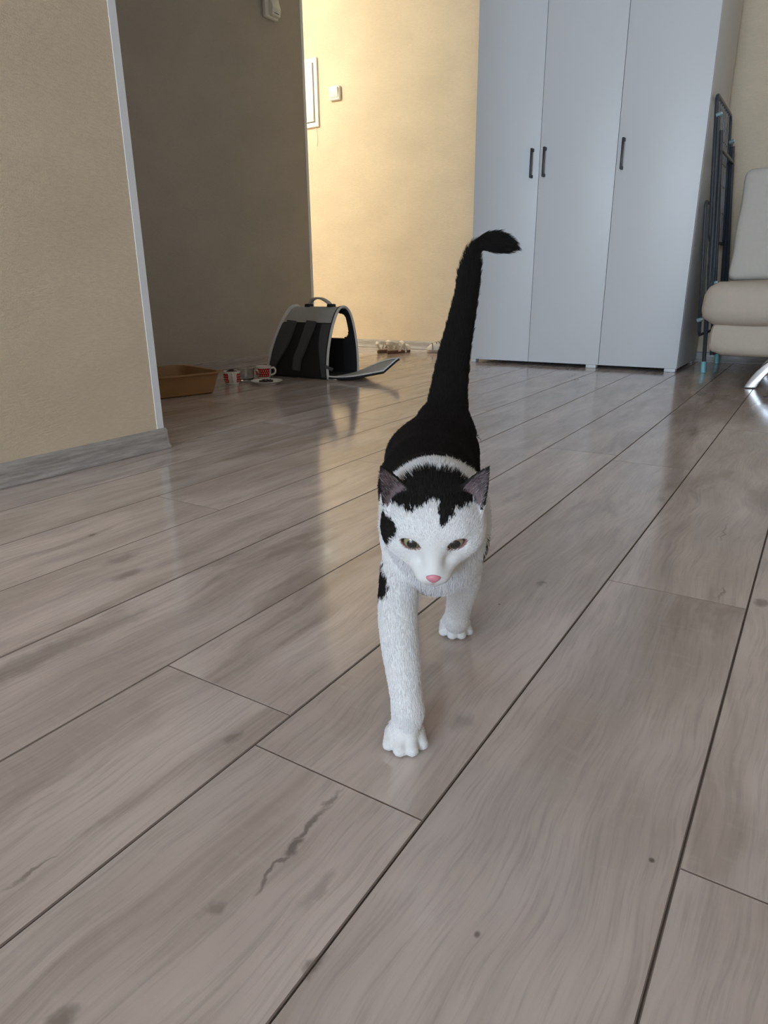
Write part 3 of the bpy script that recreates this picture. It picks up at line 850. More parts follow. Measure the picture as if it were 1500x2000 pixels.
bm.faces.new(R[0]); bm.faces.new(R[-1][::-1])
SR = math.radians(35)
obj('upper', place(bm, (-2.20, 4.26, 0), SR), M['shoe_white'], sh)
obj('sole', place(prism([(y * .98, x * 1.06) for x, y in sole_outline(.262, .045)], 'z', .001, .024, .004), (-2.20, 4.26, 0), SR + math.pi), M['shoe_sole'], sh)
obj('toe_cap', place(tube([Vector(shoe_pt(.13, math.pi * k / 12)) * 1.0 + Vector((0, 0, .002)) for k in range(13)], .004, 6), (-2.20, 4.26, 0), SR), M['strap_inner'], sh)
for i in range(4):
    u = .24 + i * .07
    P = [Vector(shoe_pt(u + .01 * math.sin(k), math.radians(55 + 70 * k / 8))) + Vector((0, 0, .003)) for k in range(9)]
    obj('lace', place(tube(P, .004, 6), (-2.20, 4.26, 0), SR), M['strap_inner'], sh)
# ================================================================== the cat
# cat frame: a = to the right, b = away from the viewer along the cat, z up; origin under the camera
CAT_ROT = Matrix.Rotation(YAW, 4, 'Z')
_Ri = CAT_ROT.to_3x3().transposed()
def CP(px, py, D):
    """a joint: where the photograph shows it and how far away it stands"""
    w = _f * D + _r * (D * (px - 750) / F_PX) - _u * (D * (py - 1000) / F_PX) + Vector((0, 0, H))
    v = _Ri @ w
    return np.array((v.x, v.y, v.z))
R3 = np.array([list(r) for r in CAT_ROT.to_3x3()])
FR, FU, FF = (np.array(v) for v in (_r, _u, _f))
def cat_to_px(P):
    w = P @ R3.T - np.array([0, 0, H])
    d = w @ FF
    return np.stack([750 + F_PX * (w @ FR) / d, 1000 - F_PX * (w @ FU) / d], 1), d

# ---- head frame
HC = CP(846, 1018, .630)                       # skull centre
HP = math.radians(25)                          # face tipped down
hx = np.array([1.0, 0, 0]); hf = np.array([0, -math.cos(HP), -math.sin(HP)]); hu = np.array([0, -math.sin(HP), math.cos(HP)])
_ang = -.055; ca, sa_ = math.cos(_ang), math.sin(_ang)   # turn to face along the line of sight
_rz = np.array([[ca, -sa_, 0], [sa_, ca, 0], [0, 0, 1]])
hx, hf, hu = _rz @ hx, _rz @ hf, _rz @ hu
HS = .98
def HPt(x, y, z): return HC + (hx * x + hf * y + hu * z) * .01 * HS

PR_ = []      # primitives: dict(kind, ..., k, part, flow)
def ell(c, r, k, part, flow=None, axes=None):
    PR_.append(dict(t='e', c=np.array(c, float), r=np.array(r, float), k=k, part=part, flow=flow, ax=axes, bc=np.array(c, float), br=max(r)))
def cone(a, b, r1, r2, k, part, flow=None):
    a, b = np.array(a, float), np.array(b, float)
    PR_.append(dict(t='c', a=a, b=b, r1=r1, r2=r2, k=k, part=part, flow=(b - a) / (np.linalg.norm(b - a) + 1e-9) if flow is None else flow, bc=(a + b) / 2, br=np.linalg.norm(b - a) / 2 + max(r1, r2)))
def chain(pts, rad, k, part):
    for (p, q, r, s) in zip(pts, pts[1:], rad, rad[1:]): cone(p, q, r, s, k, part)
BACK = np.array([.1, .85, -.45])
HAX = np.stack([hx, hf, hu])
def hell(c, r, k, flow=None): ell(HPt(*c), np.array(r) * .01 * HS, k, 'head', flow, HAX)
def hcone(a, b, r1, r2, k): cone(HPt(*a), HPt(*b), r1 * .01 * HS, r2 * .01 * HS, k, 'head')

# torso
T = [np.array(p) for p in ((.052, .672, .192), (.053, .745, .192), (.057, .83, .194), (.067, .915, .203), (.080, .968, .214))]
chain(T, [.0445, .0515, .0575, .0545, .040], .008, 'torso')
ell((.053, .695, .213), (.044, .055, .042), .03, 'torso', BACK)             # withers
ell((.052, .648, .172), (.040, .040, .044), .03, 'chest', np.array([0, .2, -1.0]))
ell((.057, .82, .172), (.050, .09, .038), .03, 'torso', BACK)              # belly
# neck
cone((.055, .675, .210), HPt(0, -2.6, .2), .046, .040, .03, 'neck', np.array([0, 1, -.25]))
cone((.054, .660, .180), HPt(0, -1.0, -1.6), .040, .030, .03, 'neck', np.array([0, .5, -.8]))
# head
hell((0, -.6, .5), (4.45, 4.3, 3.5), .010)
hell((0, 1.6, .9), (3.3, 2.3, 2.35), .012)
for s in (-1, 1):
    hell((s * 2.85, .40, -.8), (1.95, 2.3, 2.0), .014)                      # cheeks
    hell((s * 2.50, 2.0, -.6), (1.3, 1.1, .9), .010)
    hell((s * 1.55, 2.70, 1.30), (1.25, .70, .60), .008)                    # brow
    hcone((s * 2.3, 1.3, -1.3), (s * .75, 4.15, -2.55), 1.45, .85, .010)    # cheek to muzzle
    hell((s * .66, 4.45, -2.45), (.84, 1.00, .80), .008)                    # whisker pads
    hcone((s * 2.0, .1, -2.1), (s * .55, 3.0, -3.0), 1.5, .75, .012)
hcone((0, 2.5, .9), (0, 5.00, -1.65), 1.10, .56, .010)                      # nose bridge
hell((0, 4.25, -3.45), (.62, .75, .5), .008)                                # chin
# limbs: foreleg stepping forward (picture left) and foreleg pushing off (picture right)
def spl(pts, n=4):
    return [np.array(v) for v in bez([tuple(p) for p in pts], n)]
def limb(pts, rad, k0):
    P = spl(pts); R = list(np.interp(np.linspace(0, 1, len(P)), np.linspace(0, 1, len(rad)), rad))
    for i in range(len(P) - 1): cone(P[i], P[i + 1], R[i], R[i + 1], k0 if i < 3 else .003, 'leg')
LA = [CP(788, 1085, .705), CP(777, 1180, .682), CP(781, 1255, .668), CP(790, 1330, .658), CP(797, 1390, .653)]
limb([np.array((.036, .690, .200))] + LA, [.022, .0210, .0190, .0178, .0152, .0135], .016)
LB = [CP(902, 1070, .75), CP(907, 1125, .80), CP(898, 1175, .832), CP(891, 1212, .852)]
limb([np.array((.066, .700, .190))] + LB, [.017, .0205, .0190, .0150, .0135], .016)
def paw(c, fw, w=1.0):
    """c: point on the floor under the paw; fw: walking direction"""
    c = np.array(c, float); fw = np.array(fw, float); fw /= np.linalg.norm(fw); sd = np.array([-fw[1], fw[0], 0])
    DN = fw * .8 + np.array([0, 0, -.6])
    ell(c + np.array([0, 0, .0135]) - fw * .008, (.0160 * w, .0165, .0125), .006, 'paw', DN, np.stack([sd, fw, np.array([0, 0, 1.0])]))
    for o, f, r in ((-.0152, .0065, .0066), (-.0054, .0150, .0072), (.0054, .0150, .0072), (.0152, .0065, .0066)):
        cone(c + sd * o * w * .92 + fw * (f - .012) + np.array([0, 0, .0140]), c + sd * o * w * 1.05 + fw * f + np.array([0, 0, .0075]), r * .9, r, .0011, 'paw', DN)
pA = CP(791, 1453, .6650); pA[2] = 0
pB = CP(889, 1236, .880); pB[2] = 0
paw(pA, (.02, -1, 0)); paw(pB, (0.02, -1, 0))
cone(LA[-1], pA + np.array([0, .002, .017]), .0135, .014, .008, 'leg')
cone(LB[-1], pB + np.array([0, .002, .017]), .0140, .014, .008, 'leg')
# hind legs, out of sight behind the chest but standing where they carry the cat
for (s, kn, hk, pw) in ((-1, (.036, .905, .135), (.040, 1.010, .080), (.046, .975)), (1, (.112, .890, .130), (.110, .965, .075), (.108, .925))):
    hip = np.array((.072 + s * .026, .942, .195))
    cone(hip, np.array(kn), .037, .025, .03, 'leg')
    chain([np.array(kn), np.array(hk), np.array((pw[0], pw[1], .020))], [.025, .0145, .0135], .008, 'leg')
    paw((pw[0], pw[1] - .008, 0), (0, -1, 0))
# tail
tail_px = [(873, 800, 1.000, 40), (876, 770, 1.010, 36), (886, 700, 1.020, 30.5), (897, 645, 1.028, 26.5), (911, 575, 1.035, 22.5), (918, 520, 1.038, 22), (926, 486, 1.038, 23), (946, 474, 1.036, 27), (968, 474, 1.033, 27), (988, 478, 1.031, 21), (1003, 483, 1.030, 10), (1012, 486, 1.030, 3)]
TP = [CP(x, y, d) for x, y, d, _ in tail_px]; TR = [max(w - 4.5, 3) * d / F_PX for _, _, d, w in tail_px]
cone((.085, .960, .220), TP[0], .040, TR[0], .03, 'tail')
TP = spl(TP, 3); TR = list(np.interp(np.linspace(0, 1, len(TP)), np.linspace(0, 1, len(TR)), TR))
chain(TP, TR, .002, 'tail')

# ears: curved shells
EARS = []
for s in (-1, 1):
    EARS.append(dict(inn=HPt(s * 2.2, -.9, 3.3), out=HPt(s * 4.5, -.2, 1.45), tip=HPt(s * 4.85, -.55, 6.3), s=s))
for E_ in EARS:
    base = (E_['inn'] + E_['out']) / 2; up = E_['tip'] - base; hgt = np.linalg.norm(up); up /= hgt
    wv = E_['out'] - E_['inn']; wv = wv - up * (wv @ up); hw = np.linalg.norm(wv) / 2; wv /= 2 * hw
    nn = np.cross(wv, up); nn /= np.linalg.norm(nn)
    if nn @ hf < 0: nn = -nn
    E_.update(base=base, up=up, h=hgt, w=wv, hw=hw, n=nn)
def sd_ear(p, E_):
    q = p - E_['base']
    t = q @ E_['up'] / E_['h']; s = q @ E_['w']; n = q @ E_['n']
    tc = np.clip(t, -.4, 1.0)
    half = E_['hw'] * np.clip(1.06 - np.clip(tc, 0, 1) ** 1.25, .04, 1.2)
    cup_ = n - (s / (E_['hw'] + 1e-6)) ** 2 * .0085 * np.clip(1 - tc, 0, 1) + .005 * np.clip(1 - tc, 0, 1) + .006 * tc * (1 - tc)
    th = .0019 + .0012 * np.clip(1 - tc, 0, 1)
    d = np.maximum(np.abs(s) - half, np.abs(cup_) - th)
    d = np.maximum(d, (t - 1.0) * E_['h'])
    d = np.maximum(d, (-.18 - t) * E_['h'])
    return d * .8

# eyes
EYES = []
for s in (-1, 1):
    c = HPt(s * 1.88, 2.58, .20)
    gaze = hf * .95 + hx * s * .26 + hu * .26; gaze /= np.linalg.norm(gaze)
    lr = hx - gaze * (hx @ gaze); lr /= np.linalg.norm(lr); lu = np.cross(gaze, lr)
    if lu @ hu < 0: lu = -lu
    # lids slant up towards the outer corner
    an = s * math.radians(9)
    l2 = lr * math.cos(an) + lu * math.sin(an); u2 = -lr * math.sin(an) + lu * math.cos(an)
    EYES.append(dict(c=c, g=gaze, x=l2, y=u2, r=.0094, s=s))
def sd_eyehole(p, E_):
    q = p - E_['c']; x = q @ E_['x']; y = q @ E_['y']; g = q @ E_['g']
    R = .0110; o = .0055                                        # almond: two circles
    d = np.maximum(np.sqrt(x * x + (y - o) ** 2) - R, np.sqrt(x * x + (y + o * .82) ** 2) - R * .96)
    return np.maximum(d, -g)

def smin(a, b, k):
    h = np.clip(.5 + .5 * (b - a) / k, 0, 1)
    return b * (1 - h) + a * h - k * h * (1 - h)
def smax(a, b, k): return -smin(-a, -b, k)
def prim(p, P):
    if P['t'] == 'e':
        q = p - P['c']
        if P['ax'] is not None: q = q @ P['ax'].T
        k0 = np.sqrt(((q / P['r']) ** 2).sum(1)) + 1e-9; k1 = np.sqrt(((q / P['r'] ** 2) ** 2).sum(1)) + 1e-9
        return k0 * (k0 - 1) / k1
    ba = P['b'] - P['a']; pa = p - P['a']
    t = np.clip(pa @ ba / (ba @ ba + 1e-12), 0, 1)
    return np.linalg.norm(pa - t[:, None] * ba, axis=1) - (P['r1'] + (P['r2'] - P['r1']) * t)
def field(p, prims=None, ears=True, eyes=True):
    d = np.full(len(p), .2)
    for P in (PR_ if prims is None else prims): d = smin(d, prim(p, P), P['k'])
    if ears:
        for E_ in EARS: d = smin(d, sd_ear(p, E_), .0045)
    if eyes:
        for E_ in EYES: d = smax(d, -sd_eyehole(p, E_), .0018)
    return np.maximum(d, .0008 - p[:, 2])

STEP = .0016
LO = np.array([-.03, .515, -.006]); HI = np.array([.235, 1.10, .545])
N3 = np.ceil((HI - LO) / STEP).astype(int) + 1
vol = np.full(N3, .05, np.float32)
BS = 20
head_c = HC
for i in range(0, N3[0], BS):
    for j in range(0, N3[1], BS):
        for k in range(0, N3[2], BS):
            lo = np.array([i, j, k]); hi = np.minimum(lo + BS, N3)
            c = LO + (lo + hi - 1) / 2 * STEP; rad = np.linalg.norm((hi - lo)) / 2 * STEP
            near = [P for P in PR_ if np.linalg.norm(c - P['bc']) < P['br'] + rad + .03]
            isE = np.linalg.norm(c - head_c) < .10 + rad
            if not near and not isE: continue
            dc = field(c[None], near, False, False)[0]
            if dc > rad * 1.35 + .006 and not isE: continue
            if dc < -(rad * 1.5 + .02):
                vol[lo[0]:hi[0], lo[1]:hi[1], lo[2]:hi[2]] = -.05
                continue
            g = np.stack(np.meshgrid(*[LO[a] + np.arange(lo[a], hi[a]) * STEP for a in range(3)], indexing='ij'), -1).reshape(-1, 3)
            vol[lo[0]:hi[0], lo[1]:hi[1], lo[2]:hi[2]] = field(g, near, isE, isE).reshape(hi - lo)

def surface_nets(f):
    n = f.shape; s = f < 0
    cnt = np.zeros((n[0] - 1, n[1] - 1, n[2] - 1), np.uint8)
    for a in (0, 1):
        for b in (0, 1):
            for c in (0, 1):
                cnt += s[a:n[0] - 1 + a, b:n[1] - 1 + b, c:n[2] - 1 + c]
    I = np.argwhere((cnt > 0) & (cnt < 8))
    idx = np.full(cnt.shape, -1, np.int32); idx[I[:, 0], I[:, 1], I[:, 2]] = np.arange(len(I))
    acc = np.zeros((len(I), 3)); num = np.zeros(len(I))
    cs = [(a, b, c) for a in (0, 1) for b in (0, 1) for c in (0, 1)]
    val = {c: f[I[:, 0] + c[0], I[:, 1] + c[1], I[:, 2] + c[2]].astype(float) for c in cs}
    for c in cs:
        for ax in range(3):
            if c[ax]: continue
            d = list(c); d[ax] = 1; d = tuple(d)
            u, v = val[c], val[d]; m_ = (u < 0) != (v < 0)
            t = np.where(m_, u / np.where(u == v, 1, u - v), 0)
            pos = np.tile(np.array(c, float), (len(I), 1)); pos[:, ax] += t
            acc[m_] += pos[m_]; num[m_] += 1
    V = I + acc / num[:, None]
    Q = []
    for ax in range(3):
        o = [1, 1, 1]; o[ax] = 0
        sl0 = tuple(slice(o[a], n[a] - 1) for a in range(3))
        sl1 = tuple(slice(o[a] + (1 if a == ax else 0), n[a] - 1 + (1 if a == ax else 0)) for a in range(3))
        A, B = s[sl0], s[sl1]
        E = np.argwhere(A != B); fl = A[E[:, 0], E[:, 1], E[:, 2]]
        E = E + np.array(o)
        u, v = [a for a in range(3) if a != ax]
        def cell(du, dv):
            q = E.copy(); q[:, u] -= du; q[:, v] -= dv
            return idx[q[:, 0], q[:, 1], q[:, 2]]
        q = np.stack([cell(1, 1), cell(0, 1), cell(0, 0), cell(1, 0)], 1)
        flip = fl if ax != 1 else ~fl
        q[~flip] = q[~flip][:, ::-1]
        Q.append(q)
    return V, np.concatenate(Q)
V, Q = surface_nets(vol)
del vol
V = LO + V * STEP
good = (Q >= 0).all(1); Q = Q[good]
# a few smoothing sweeps restricted to body (keeps eyelids and toes crisp)
E2 = np.unique(np.sort(np.concatenate([Q[:, [0, 1]], Q[:, [1, 2]], Q[:, [2, 3]], Q[:, [3, 0]]]), 1), axis=0)
deg = np.bincount(E2.ravel(), minlength=len(V)).astype(float)
def nb_avg(X):
    out = np.zeros_like(X)
    for a in range(X.shape[1]):
        out[:, a] = np.bincount(E2[:, 0], X[E2[:, 1], a], len(V)) + np.bincount(E2[:, 1], X[E2[:, 0], a], len(V))
    return out / np.maximum(deg, 1)[:, None]
eye_d = np.min([np.linalg.norm(V - e['c'], axis=1) for e in EYES], axis=0)
wsm = np.clip((eye_d - .013) / .01, .15, 1)[:, None] * .5
for it in range(3): V = V + (nb_avg(V) - V) * wsm
V[:, 2] = np.maximum(V[:, 2], .0006)
# normals
fn = np.cross(V[Q[:, 2]] - V[Q[:, 0]], V[Q[:, 3]] - V[Q[:, 1]])
VN = np.zeros_like(V)
for c in range(4):
    for a in range(3): VN[:, a] += np.bincount(Q[:, c], fn[:, a], len(V))
VN /= np.linalg.norm(VN, axis=1)[:, None] + 1e-12
if np.mean(((V - V.mean(0)) * VN).sum(1)) < 0: VN = -VN; Q = Q[:, ::-1]

# ---- which piece each vertex belongs to, and which way its fur lies
best = np.full(len(V), 9.0); lab = np.zeros(len(V), int); flow = np.zeros_like(V)
PARTS = ['torso', 'chest', 'neck', 'head', 'leg', 'paw', 'tail', 'ear']
nose_tip = HPt(0, 5.5, -2.1)
for P in PR_:
    d = prim(V, P); m_ = d < best
    best[m_] = d[m_]; lab[m_] = PARTS.index(P['part'])
    if P['part'] == 'head': flow[m_] = V[m_] - nose_tip
    else: flow[m_] = BACK if P['flow'] is None else P['flow']
    if P['part'] == 'torso': flow[m_] = BACK
for E_ in EARS:
    d = sd_ear(V, E_); t = (V - E_['base']) @ E_['up'] / E_['h']
    m_ = (d < best) & (t > .0); best[m_] = d[m_]; lab[m_] = 7; flow[m_] = E_['up'] + E_['w'] * .15
flow /= np.linalg.norm(flow, axis=1)[:, None] + 1e-9
for it in range(12): flow = .4 * flow + .6 * nb_avg(flow)
flow -= VN * (flow * VN).sum(1)[:, None]
flow /= np.linalg.norm(flow, axis=1)[:, None] + 1e-9

# ---- coat pattern: black cap, saddle and tail; white face, collar, chest and legs
def hash_noise(P, sc):
    """smooth value noise, -1..1"""
    q = P * sc; i = np.floor(q).astype(int); f = q - i; f = f * f * (3 - 2 * f); out = 0
    for a in (0, 1):
        for b in (0, 1):
            for c in (0, 1):
                h = np.sin((i[:, 0] + a) * 127.1 + (i[:, 1] + b) * 311.7 + (i[:, 2] + c) * 74.7) * 43758.5453
                h = h - np.floor(h)
                out = out + h * (f[:, 0] if a else 1 - f[:, 0]) * (f[:, 1] if b else 1 - f[:, 1]) * (f[:, 2] if c else 1 - f[:, 2])
    return out * 2 - 1
def in_poly(x, y, poly):
    ins = np.zeros(len(x), bool); n = len(poly)
    for i in range(n):
        (x0, y0), (x1, y1) = poly[i], poly[i - 1]
        c = ((y0 > y) != (y1 > y)) & (x < (x1 - x0) * (y - y0) / ((y1 - y0) or 1e-9) + x0)
        ins ^= c
    return ins
# face pattern in the plane of the face, drawn as seen from the front
CAP = [(700, 850), (1000, 850), (1000, 999), (952, 1001), (940, 997), (933, 985), (923, 981), (914, 990), (897, 994), (887, 1001), (881, 1015), (872, 1024), (862, 1031), (856, 1011), (857, 986), (850, 981), (833, 982), (827, 990), (815, 997), (794, 1001), (777, 992), (762, 981), (752, 984), (749, 1000), (756, 1010), (763, 1020), (775, 1022), (776, 1036), (772, 1050), (763, 1060), (758, 1079), (751, 1074), (744, 1058), (735, 1040), (700, 1040)]
FLANK_L = [(700, 1072), (741, 1084), (746, 1105), (754, 1128), (760, 1148), (749, 1166), (700, 1172)]
FLANK_R = [(1000, 1036), (951, 1044), (946, 1062), (940, 1088), (948, 1092), (1000, 1090)]
BLACK = np.array([.0135, .0115, .0105]); WHITE = np.array([.70, .69, .69])
def coat(P, labels, jitter=1.0):
    n = len(P)
    a, b, z = P.T
    px, D = cat_to_px(P)
    nz1 = hash_noise(P, 260) * .0035 * jitter + hash_noise(P, 90) * .003
    blk = np.zeros(n, bool)
    L = lambda s: labels == PARTS.index(s)
    # saddle: everything behind the collar, above the belly line
    collar = .666 + .45 * np.clip(.262 - z, 0, .2) + 2.0 * (a - .052) ** 2
    belly = .128 + .02 * np.sin(b * 30)
    body = L('torso') | L('neck') | L('chest')
    blk |= body & (b + nz1 > collar) & (z + nz1 > belly)
    blk |= L('tail')
    blk |= L('leg') & (b > .80) & (z + nz1 > .12)
    # shoulders: white in front, black behind
    blk |= L('leg') & (b <= .80) & (b + nz1 * 1.5 > .690 + .15 * np.clip(.23 - z, 0, 1)) & (z + nz1 > .145)
    # head cap and the cheek patch
    jx = px[:, 0] + hash_noise(P, 420) * 4.5 * jitter; jy = px[:, 1] + hash_noise(P + 7.7, 420) * 6 * jitter
    head = L('head') | L('ear')
    q = (P - HC) / (.01 * HS); fy = q @ hf; fz = q @ hu; fxx = q @ hx
    front = fy > -2.2
    cap_ = in_poly(jx, jy, CAP)
    nape = (fy <= -2.2)
    blk |= head & front & cap_
    blk |= head & nape & (fy > -4.3) & (fz > -.6) & (np.abs(fxx) < 4.2)
    blk |= L('neck') & (b + nz1 < .600) & (z > .245)
    blk |= (~head) & ~L('tail') & (b > .60) & (in_poly(jx, jy, FLANK_L) | in_poly(jx, jy, FLANK_R))
    col = np.where(blk[:, None], BLACK, WHITE)
    # inside of the ears: greyish pink skin
    for E_ in EARS:
        s = (P - E_['base']) @ E_['w'] / E_['hw']; t = (P - E_['base']) @ E_['up'] / E_['h']; nf = (P - E_['base']) @ E_['n']
        cu = nf - s ** 2 * .0085 * np.clip(1 - t, 0, 1) + .005 * np.clip(1 - t, 0, 1) + .006 * t * (1 - t)
        ins = L('ear') & (cu > 0) & (np.abs(s) < (1.0 - np.clip(t, 0, 1) ** 1.25) * .86) & (t < .86) & (np.sign((P - HC) @ hx) == E_['s'])
        col[ins] = np.array([.13, .098, .102])
    # pinkish eyelid rims
    for E_ in EYES:
        d = sd_eyehole(P, E_); near = (np.linalg.norm(P - E_['c'], axis=1) < .016) & (d < .0011)
        col[near] = np.array([.22, .12, .11])
    mouth = (np.linalg.norm(P - HPt(0, 5.2, -2.7), axis=1) < .0036)
    col[mouth] = col[mouth] * np.array([.85, .62, .62])
    return col, blk
vcol, vblk = coat(V, lab, .6)

cat_base = CAT_ROT @ Vector((.06, .78, 0))
cat = empty('cat', cat_base, 'black and white cat walking towards the viewer with its tail raised', 'cat')
cat.rotation_euler = (0, 0, YAW)
ORG = np.array([.06, .78, 0])
def cat_obj(name, verts, faces, mat, smooth=True, parent=None):
    me = bpy.data.meshes.new(name)
    verts = np.asarray(verts) - ORG
    if isinstance(faces, np.ndarray):
        me.vertices.add(len(verts)); me.vertices.foreach_set('co', verts.astype(np.float32).ravel())
        k = faces.shape[1]
        me.loops.add(faces.size); me.loops.foreach_set('vertex_index', faces.astype(np.int32).ravel())
        me.polygons.add(len(faces)); me.polygons.foreach_set('loop_start', np.arange(0, faces.size, k, dtype=np.int32))
        me.update(calc_edges=True); me.validate()
    else:
        me.from_pydata(verts.tolist(), [], faces)
    me.materials.append(mat)
    me.polygons.foreach_set('use_smooth', np.ones(len(me.polygons), bool)); me.update()
    o = bpy.data.objects.new(name, me); COL.objects.link(o); o.parent = parent or cat
    return o

def coat_mat(name, rough, thru=0.0):
    k = NT(name); at = k.n('ShaderNodeAttribute'); at.attribute_name = 'coat'
    k.set(k.bsdf.inputs['Base Color'], at.outputs['Color'])
    k.bsdf.inputs['Roughness'].default_value = rough; k.bsdf.inputs['Specular IOR Level'].default_value = .2
    if thru:
        tr_ = k.n('ShaderNodeBsdfTranslucent'); k.set(tr_.inputs['Color'], at.outputs['Color'])
        mx = k.n('ShaderNodeMixShader'); mx.inputs[0].default_value = thru
        k.t.links.new(k.bsdf.outputs[0], mx.inputs[1]); k.t.links.new(tr_.outputs[0], mx.inputs[2])
        k.t.links.new(mx.outputs[0], k.t.nodes['Material Output'].inputs['Surface'])
    return k.m
body = cat_obj('body', V, Q, coat_mat('cat_skin', .85))
at = body.data.attributes.new('coat', 'FLOAT_COLOR', 'POINT')
vcol = np.where((vcol[:, :1] > .5), vcol * .86, vcol)
at.data.foreach_set('color', np.concatenate([vcol, np.ones((len(V), 1))], 1).astype(np.float32).ravel())

# ---- eyes
def eye_mat():
    k = NT('cat_eye'); co = k.coord()                        # local z of the eyeball is the line of sight
    s = k.n('ShaderNodeSeparateXYZ'); k.set(s.inputs[0], co)
    rad = k.vec('LENGTH', k.vec('MULTIPLY', co, (1 / .0094, 1 / .0094, 0)))
    ir = k.mix(k.ramp(rad, .35, .75), (.20, .21, .10, 1), (.25, .24, .14, 1))
    ir = k.mix(k.ramp(k.noise(co, 900.0, 3), .4, .7, 0, .35), ir, (.16, .16, .07, 1))
    col = k.mix(k.ramp(rad, .47, .52, 1, 0), ir, (.004, .004, .005, 1))
    col = k.mix(k.ramp(rad, .80, .86), col, (.05, .03, .03, 1))
    k.set(k.bsdf.inputs['Base Color'], col); k.bsdf.inputs['Roughness'].default_value = .12
    k.bsdf.inputs['Coat Weight'].default_value = 1.0; k.bsdf.inputs['Coat Roughness'].default_value = .02
    return k.m
EM = eye_mat()
for E_ in EYES:
    bm = bmesh.new(); bmesh.ops.create_uvsphere(bm, u_segments=28, v_segments=18, radius=E_['r'])
    me = bpy.data.meshes.new('eye'); bm.to_mesh(me); bm.free(); me.materials.append(EM)
    for p in me.polygons: p.use_smooth = True
    o = bpy.data.objects.new('eye', me); COL.objects.link(o); o.parent = cat
    z_ = Vector(E_['g'] - hu * .10 - hx * E_['s'] * .12).normalized(); x_ = Vector(E_['x']); x_ = (x_ - z_ * x_.dot(z_)).normalized(); y_ = z_.cross(x_)
    c = Vector(E_['c'] - ORG)
    o.matrix_local = Matrix(((x_.x, y_.x, z_.x, c.x), (x_.y, y_.y, z_.y, c.y), (x_.z, y_.z, z_.z, c.z), (0, 0, 0, 1)))
# ---- nose: a small pink wedge
M['nose'] = plain('pink_nose', (.50, .19, .235), .45, var=.12, scale=300)
bm = bmesh.new(); bmesh.ops.create_uvsphere(bm, u_segments=20, v_segments=14, radius=1.0)
vs = []
for v in bm.verts:
    x, y, z = v.co
    wd = np.interp(z, [-1, -.4, .35, 1], [.18, .48, .80, .62])
    vs.append(HPt(x * wd * .95, 5.52 + y * .36 + (z * .04), -1.95 + z * .56))
fc = [[v.index for v in f.verts] for f in bm.faces]; bm.free()
cat_obj('nose', vs, fc, M['nose'])

# ---- fur: short strands lying along the coat
NF = 300000
area_q = np.linalg.norm(fn, axis=1)
dens = np.array([1.0, 1.0, 1.0, 1.5, 1.15, 1.2, 1.35, .8])[lab[Q[:, 0]]]
wq = area_q * dens; wq /= wq.sum()
pick = rng.choice(len(Q), NF, p=wq)
uu, vv_ = rng.random(NF), rng.random(NF)
W4 = np.stack([(1 - uu) * (1 - vv_), uu * (1 - vv_), uu * vv_, (1 - uu) * vv_], 1)
root = (V[Q[pick]] * W4[:, :, None]).sum(1); nrm = (VN[Q[pick]] * W4[:, :, None]).sum(1); fl = (flow[Q[pick]] * W4[:, :, None]).sum(1)
nrm /= np.linalg.norm(nrm, axis=1)[:, None]; lb = lab[Q[pick, 0]]
hc, hb = coat(root, lb, 1.6)
length = np.array([.0085, .0085, .0085, .0042, .0055, .0024, .0110, .0026])[lb] * rng.uniform(.65, 1.25, NF)
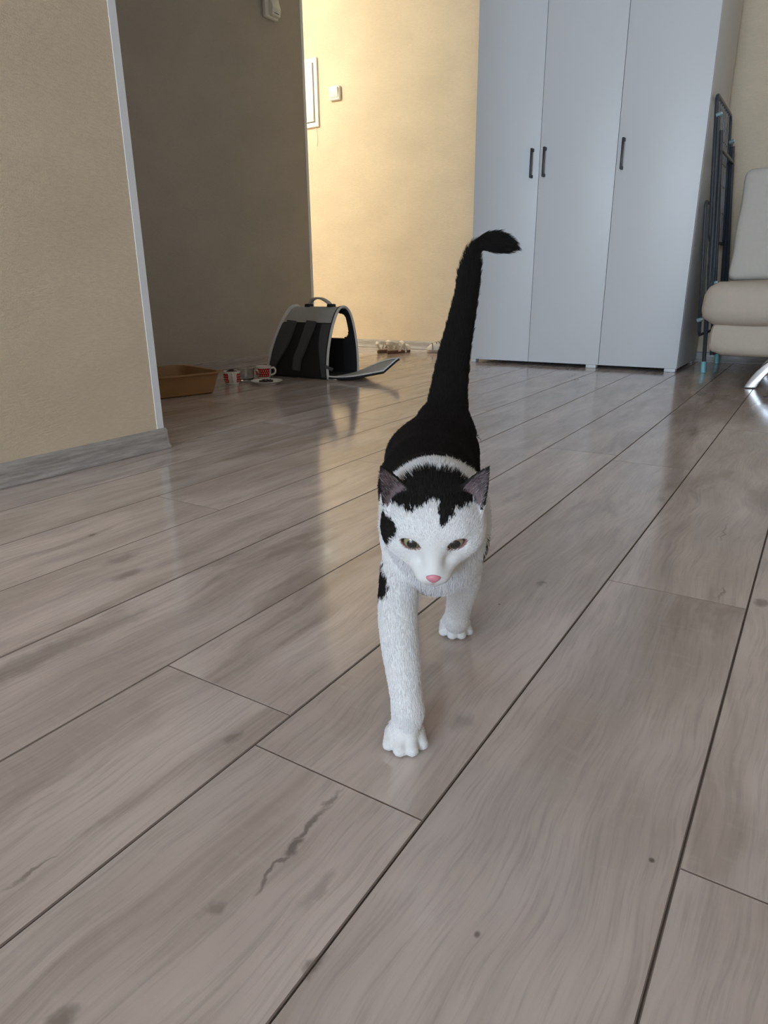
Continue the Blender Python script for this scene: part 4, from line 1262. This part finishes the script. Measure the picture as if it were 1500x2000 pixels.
# face: shorter towards the nose
dn = np.linalg.norm(root - nose_tip, axis=1)
isH = lb == 3
inner = (lb == 7) & (np.abs(hc[:, 0] - .13) < .01)
length[inner] *= 2.6
length[isH] *= np.clip(dn[isH] / .055, .32, 1.35)
keep = root[:, 2] > .004
for E_ in EYES:
    keep &= ~((np.linalg.norm(root - E_['c'], axis=1) < .016) & (sd_eyehole(root, E_) < .0012))
keep &= np.linalg.norm(root - HPt(0, 5.33, -1.98), axis=1) > .0058
tang = fl + rng.normal(0, .09, (NF, 3))
tang -= nrm * (tang * nrm).sum(1)[:, None]
tang /= np.linalg.norm(tang, axis=1)[:, None] + 1e-9
lift = np.array([.34, .34, .38, .24, .17, .20, .40, .22])[lb][:, None] * rng.uniform(.6, 1.4, (NF, 1))
d0 = tang + nrm * (lift * 1.7); d0 /= np.linalg.norm(d0, axis=1)[:, None]
d1 = tang + nrm * (lift * .55); d1 /= np.linalg.norm(d1, axis=1)[:, None]
p0 = root - nrm * .0006
p1 = p0 + d0 * (length * .38)[:, None]
p2 = p1 + (d0 + d1) * .5 * (length * .32)[:, None]
p3 = p2 + d1 * (length * .30)[:, None] + rng.normal(0, 1, (NF, 3)) * (length * .05)[:, None]
pts = np.stack([p0, p1, p2, p3], 1)[keep]; hc = hc[keep]; hb = hb[keep]; lbk = lb[keep]
pts[..., 2] = np.maximum(pts[..., 2], .0012)
nk = len(pts)
hcv = bpy.data.hair_curves.new('fur')
hcv.add_curves([4] * nk)
hcv.attributes['position'].data.foreach_set('vector', (pts - ORG).astype(np.float32).ravel())
rr_ = np.tile(np.array([.00019, .00017, .00012, .00003]), (nk, 1)) * np.where(lbk == 6, 1.25, 1.0)[:, None]
ra = hcv.attributes.get('radius') or hcv.attributes.new('radius', 'FLOAT', 'POINT')
ra.data.foreach_set('value', rr_.astype(np.float32).ravel())
earhair = (lbk == 7) & (np.abs(hc[:, 0] - .13) < .01) & (rng.random(nk) < .20)
hc = np.where((~hb & (hc[:, 0] > .5))[:, None], hc * np.array([1.16, 1.16, 1.18]), hc)
hc = np.where(earhair[:, None], np.array([.40, .36, .37]), hc)
tone = np.where(hb, rng.uniform(.7, 1.5, nk), rng.uniform(.93, 1.06, nk))[:, None]
colr = np.concatenate([np.clip(hc * tone, 0, .95), np.ones((nk, 1))], 1)
ca_ = hcv.attributes.new('coat', 'FLOAT_COLOR', 'CURVE')
ca_.data.foreach_set('color', colr.astype(np.float32).ravel())
hcv.materials.append(coat_mat('cat_fur', .75, .30))
fur = bpy.data.objects.new('fur', hcv); COL.objects.link(fur); fur.parent = cat
fur['kind'] = 'stuff'
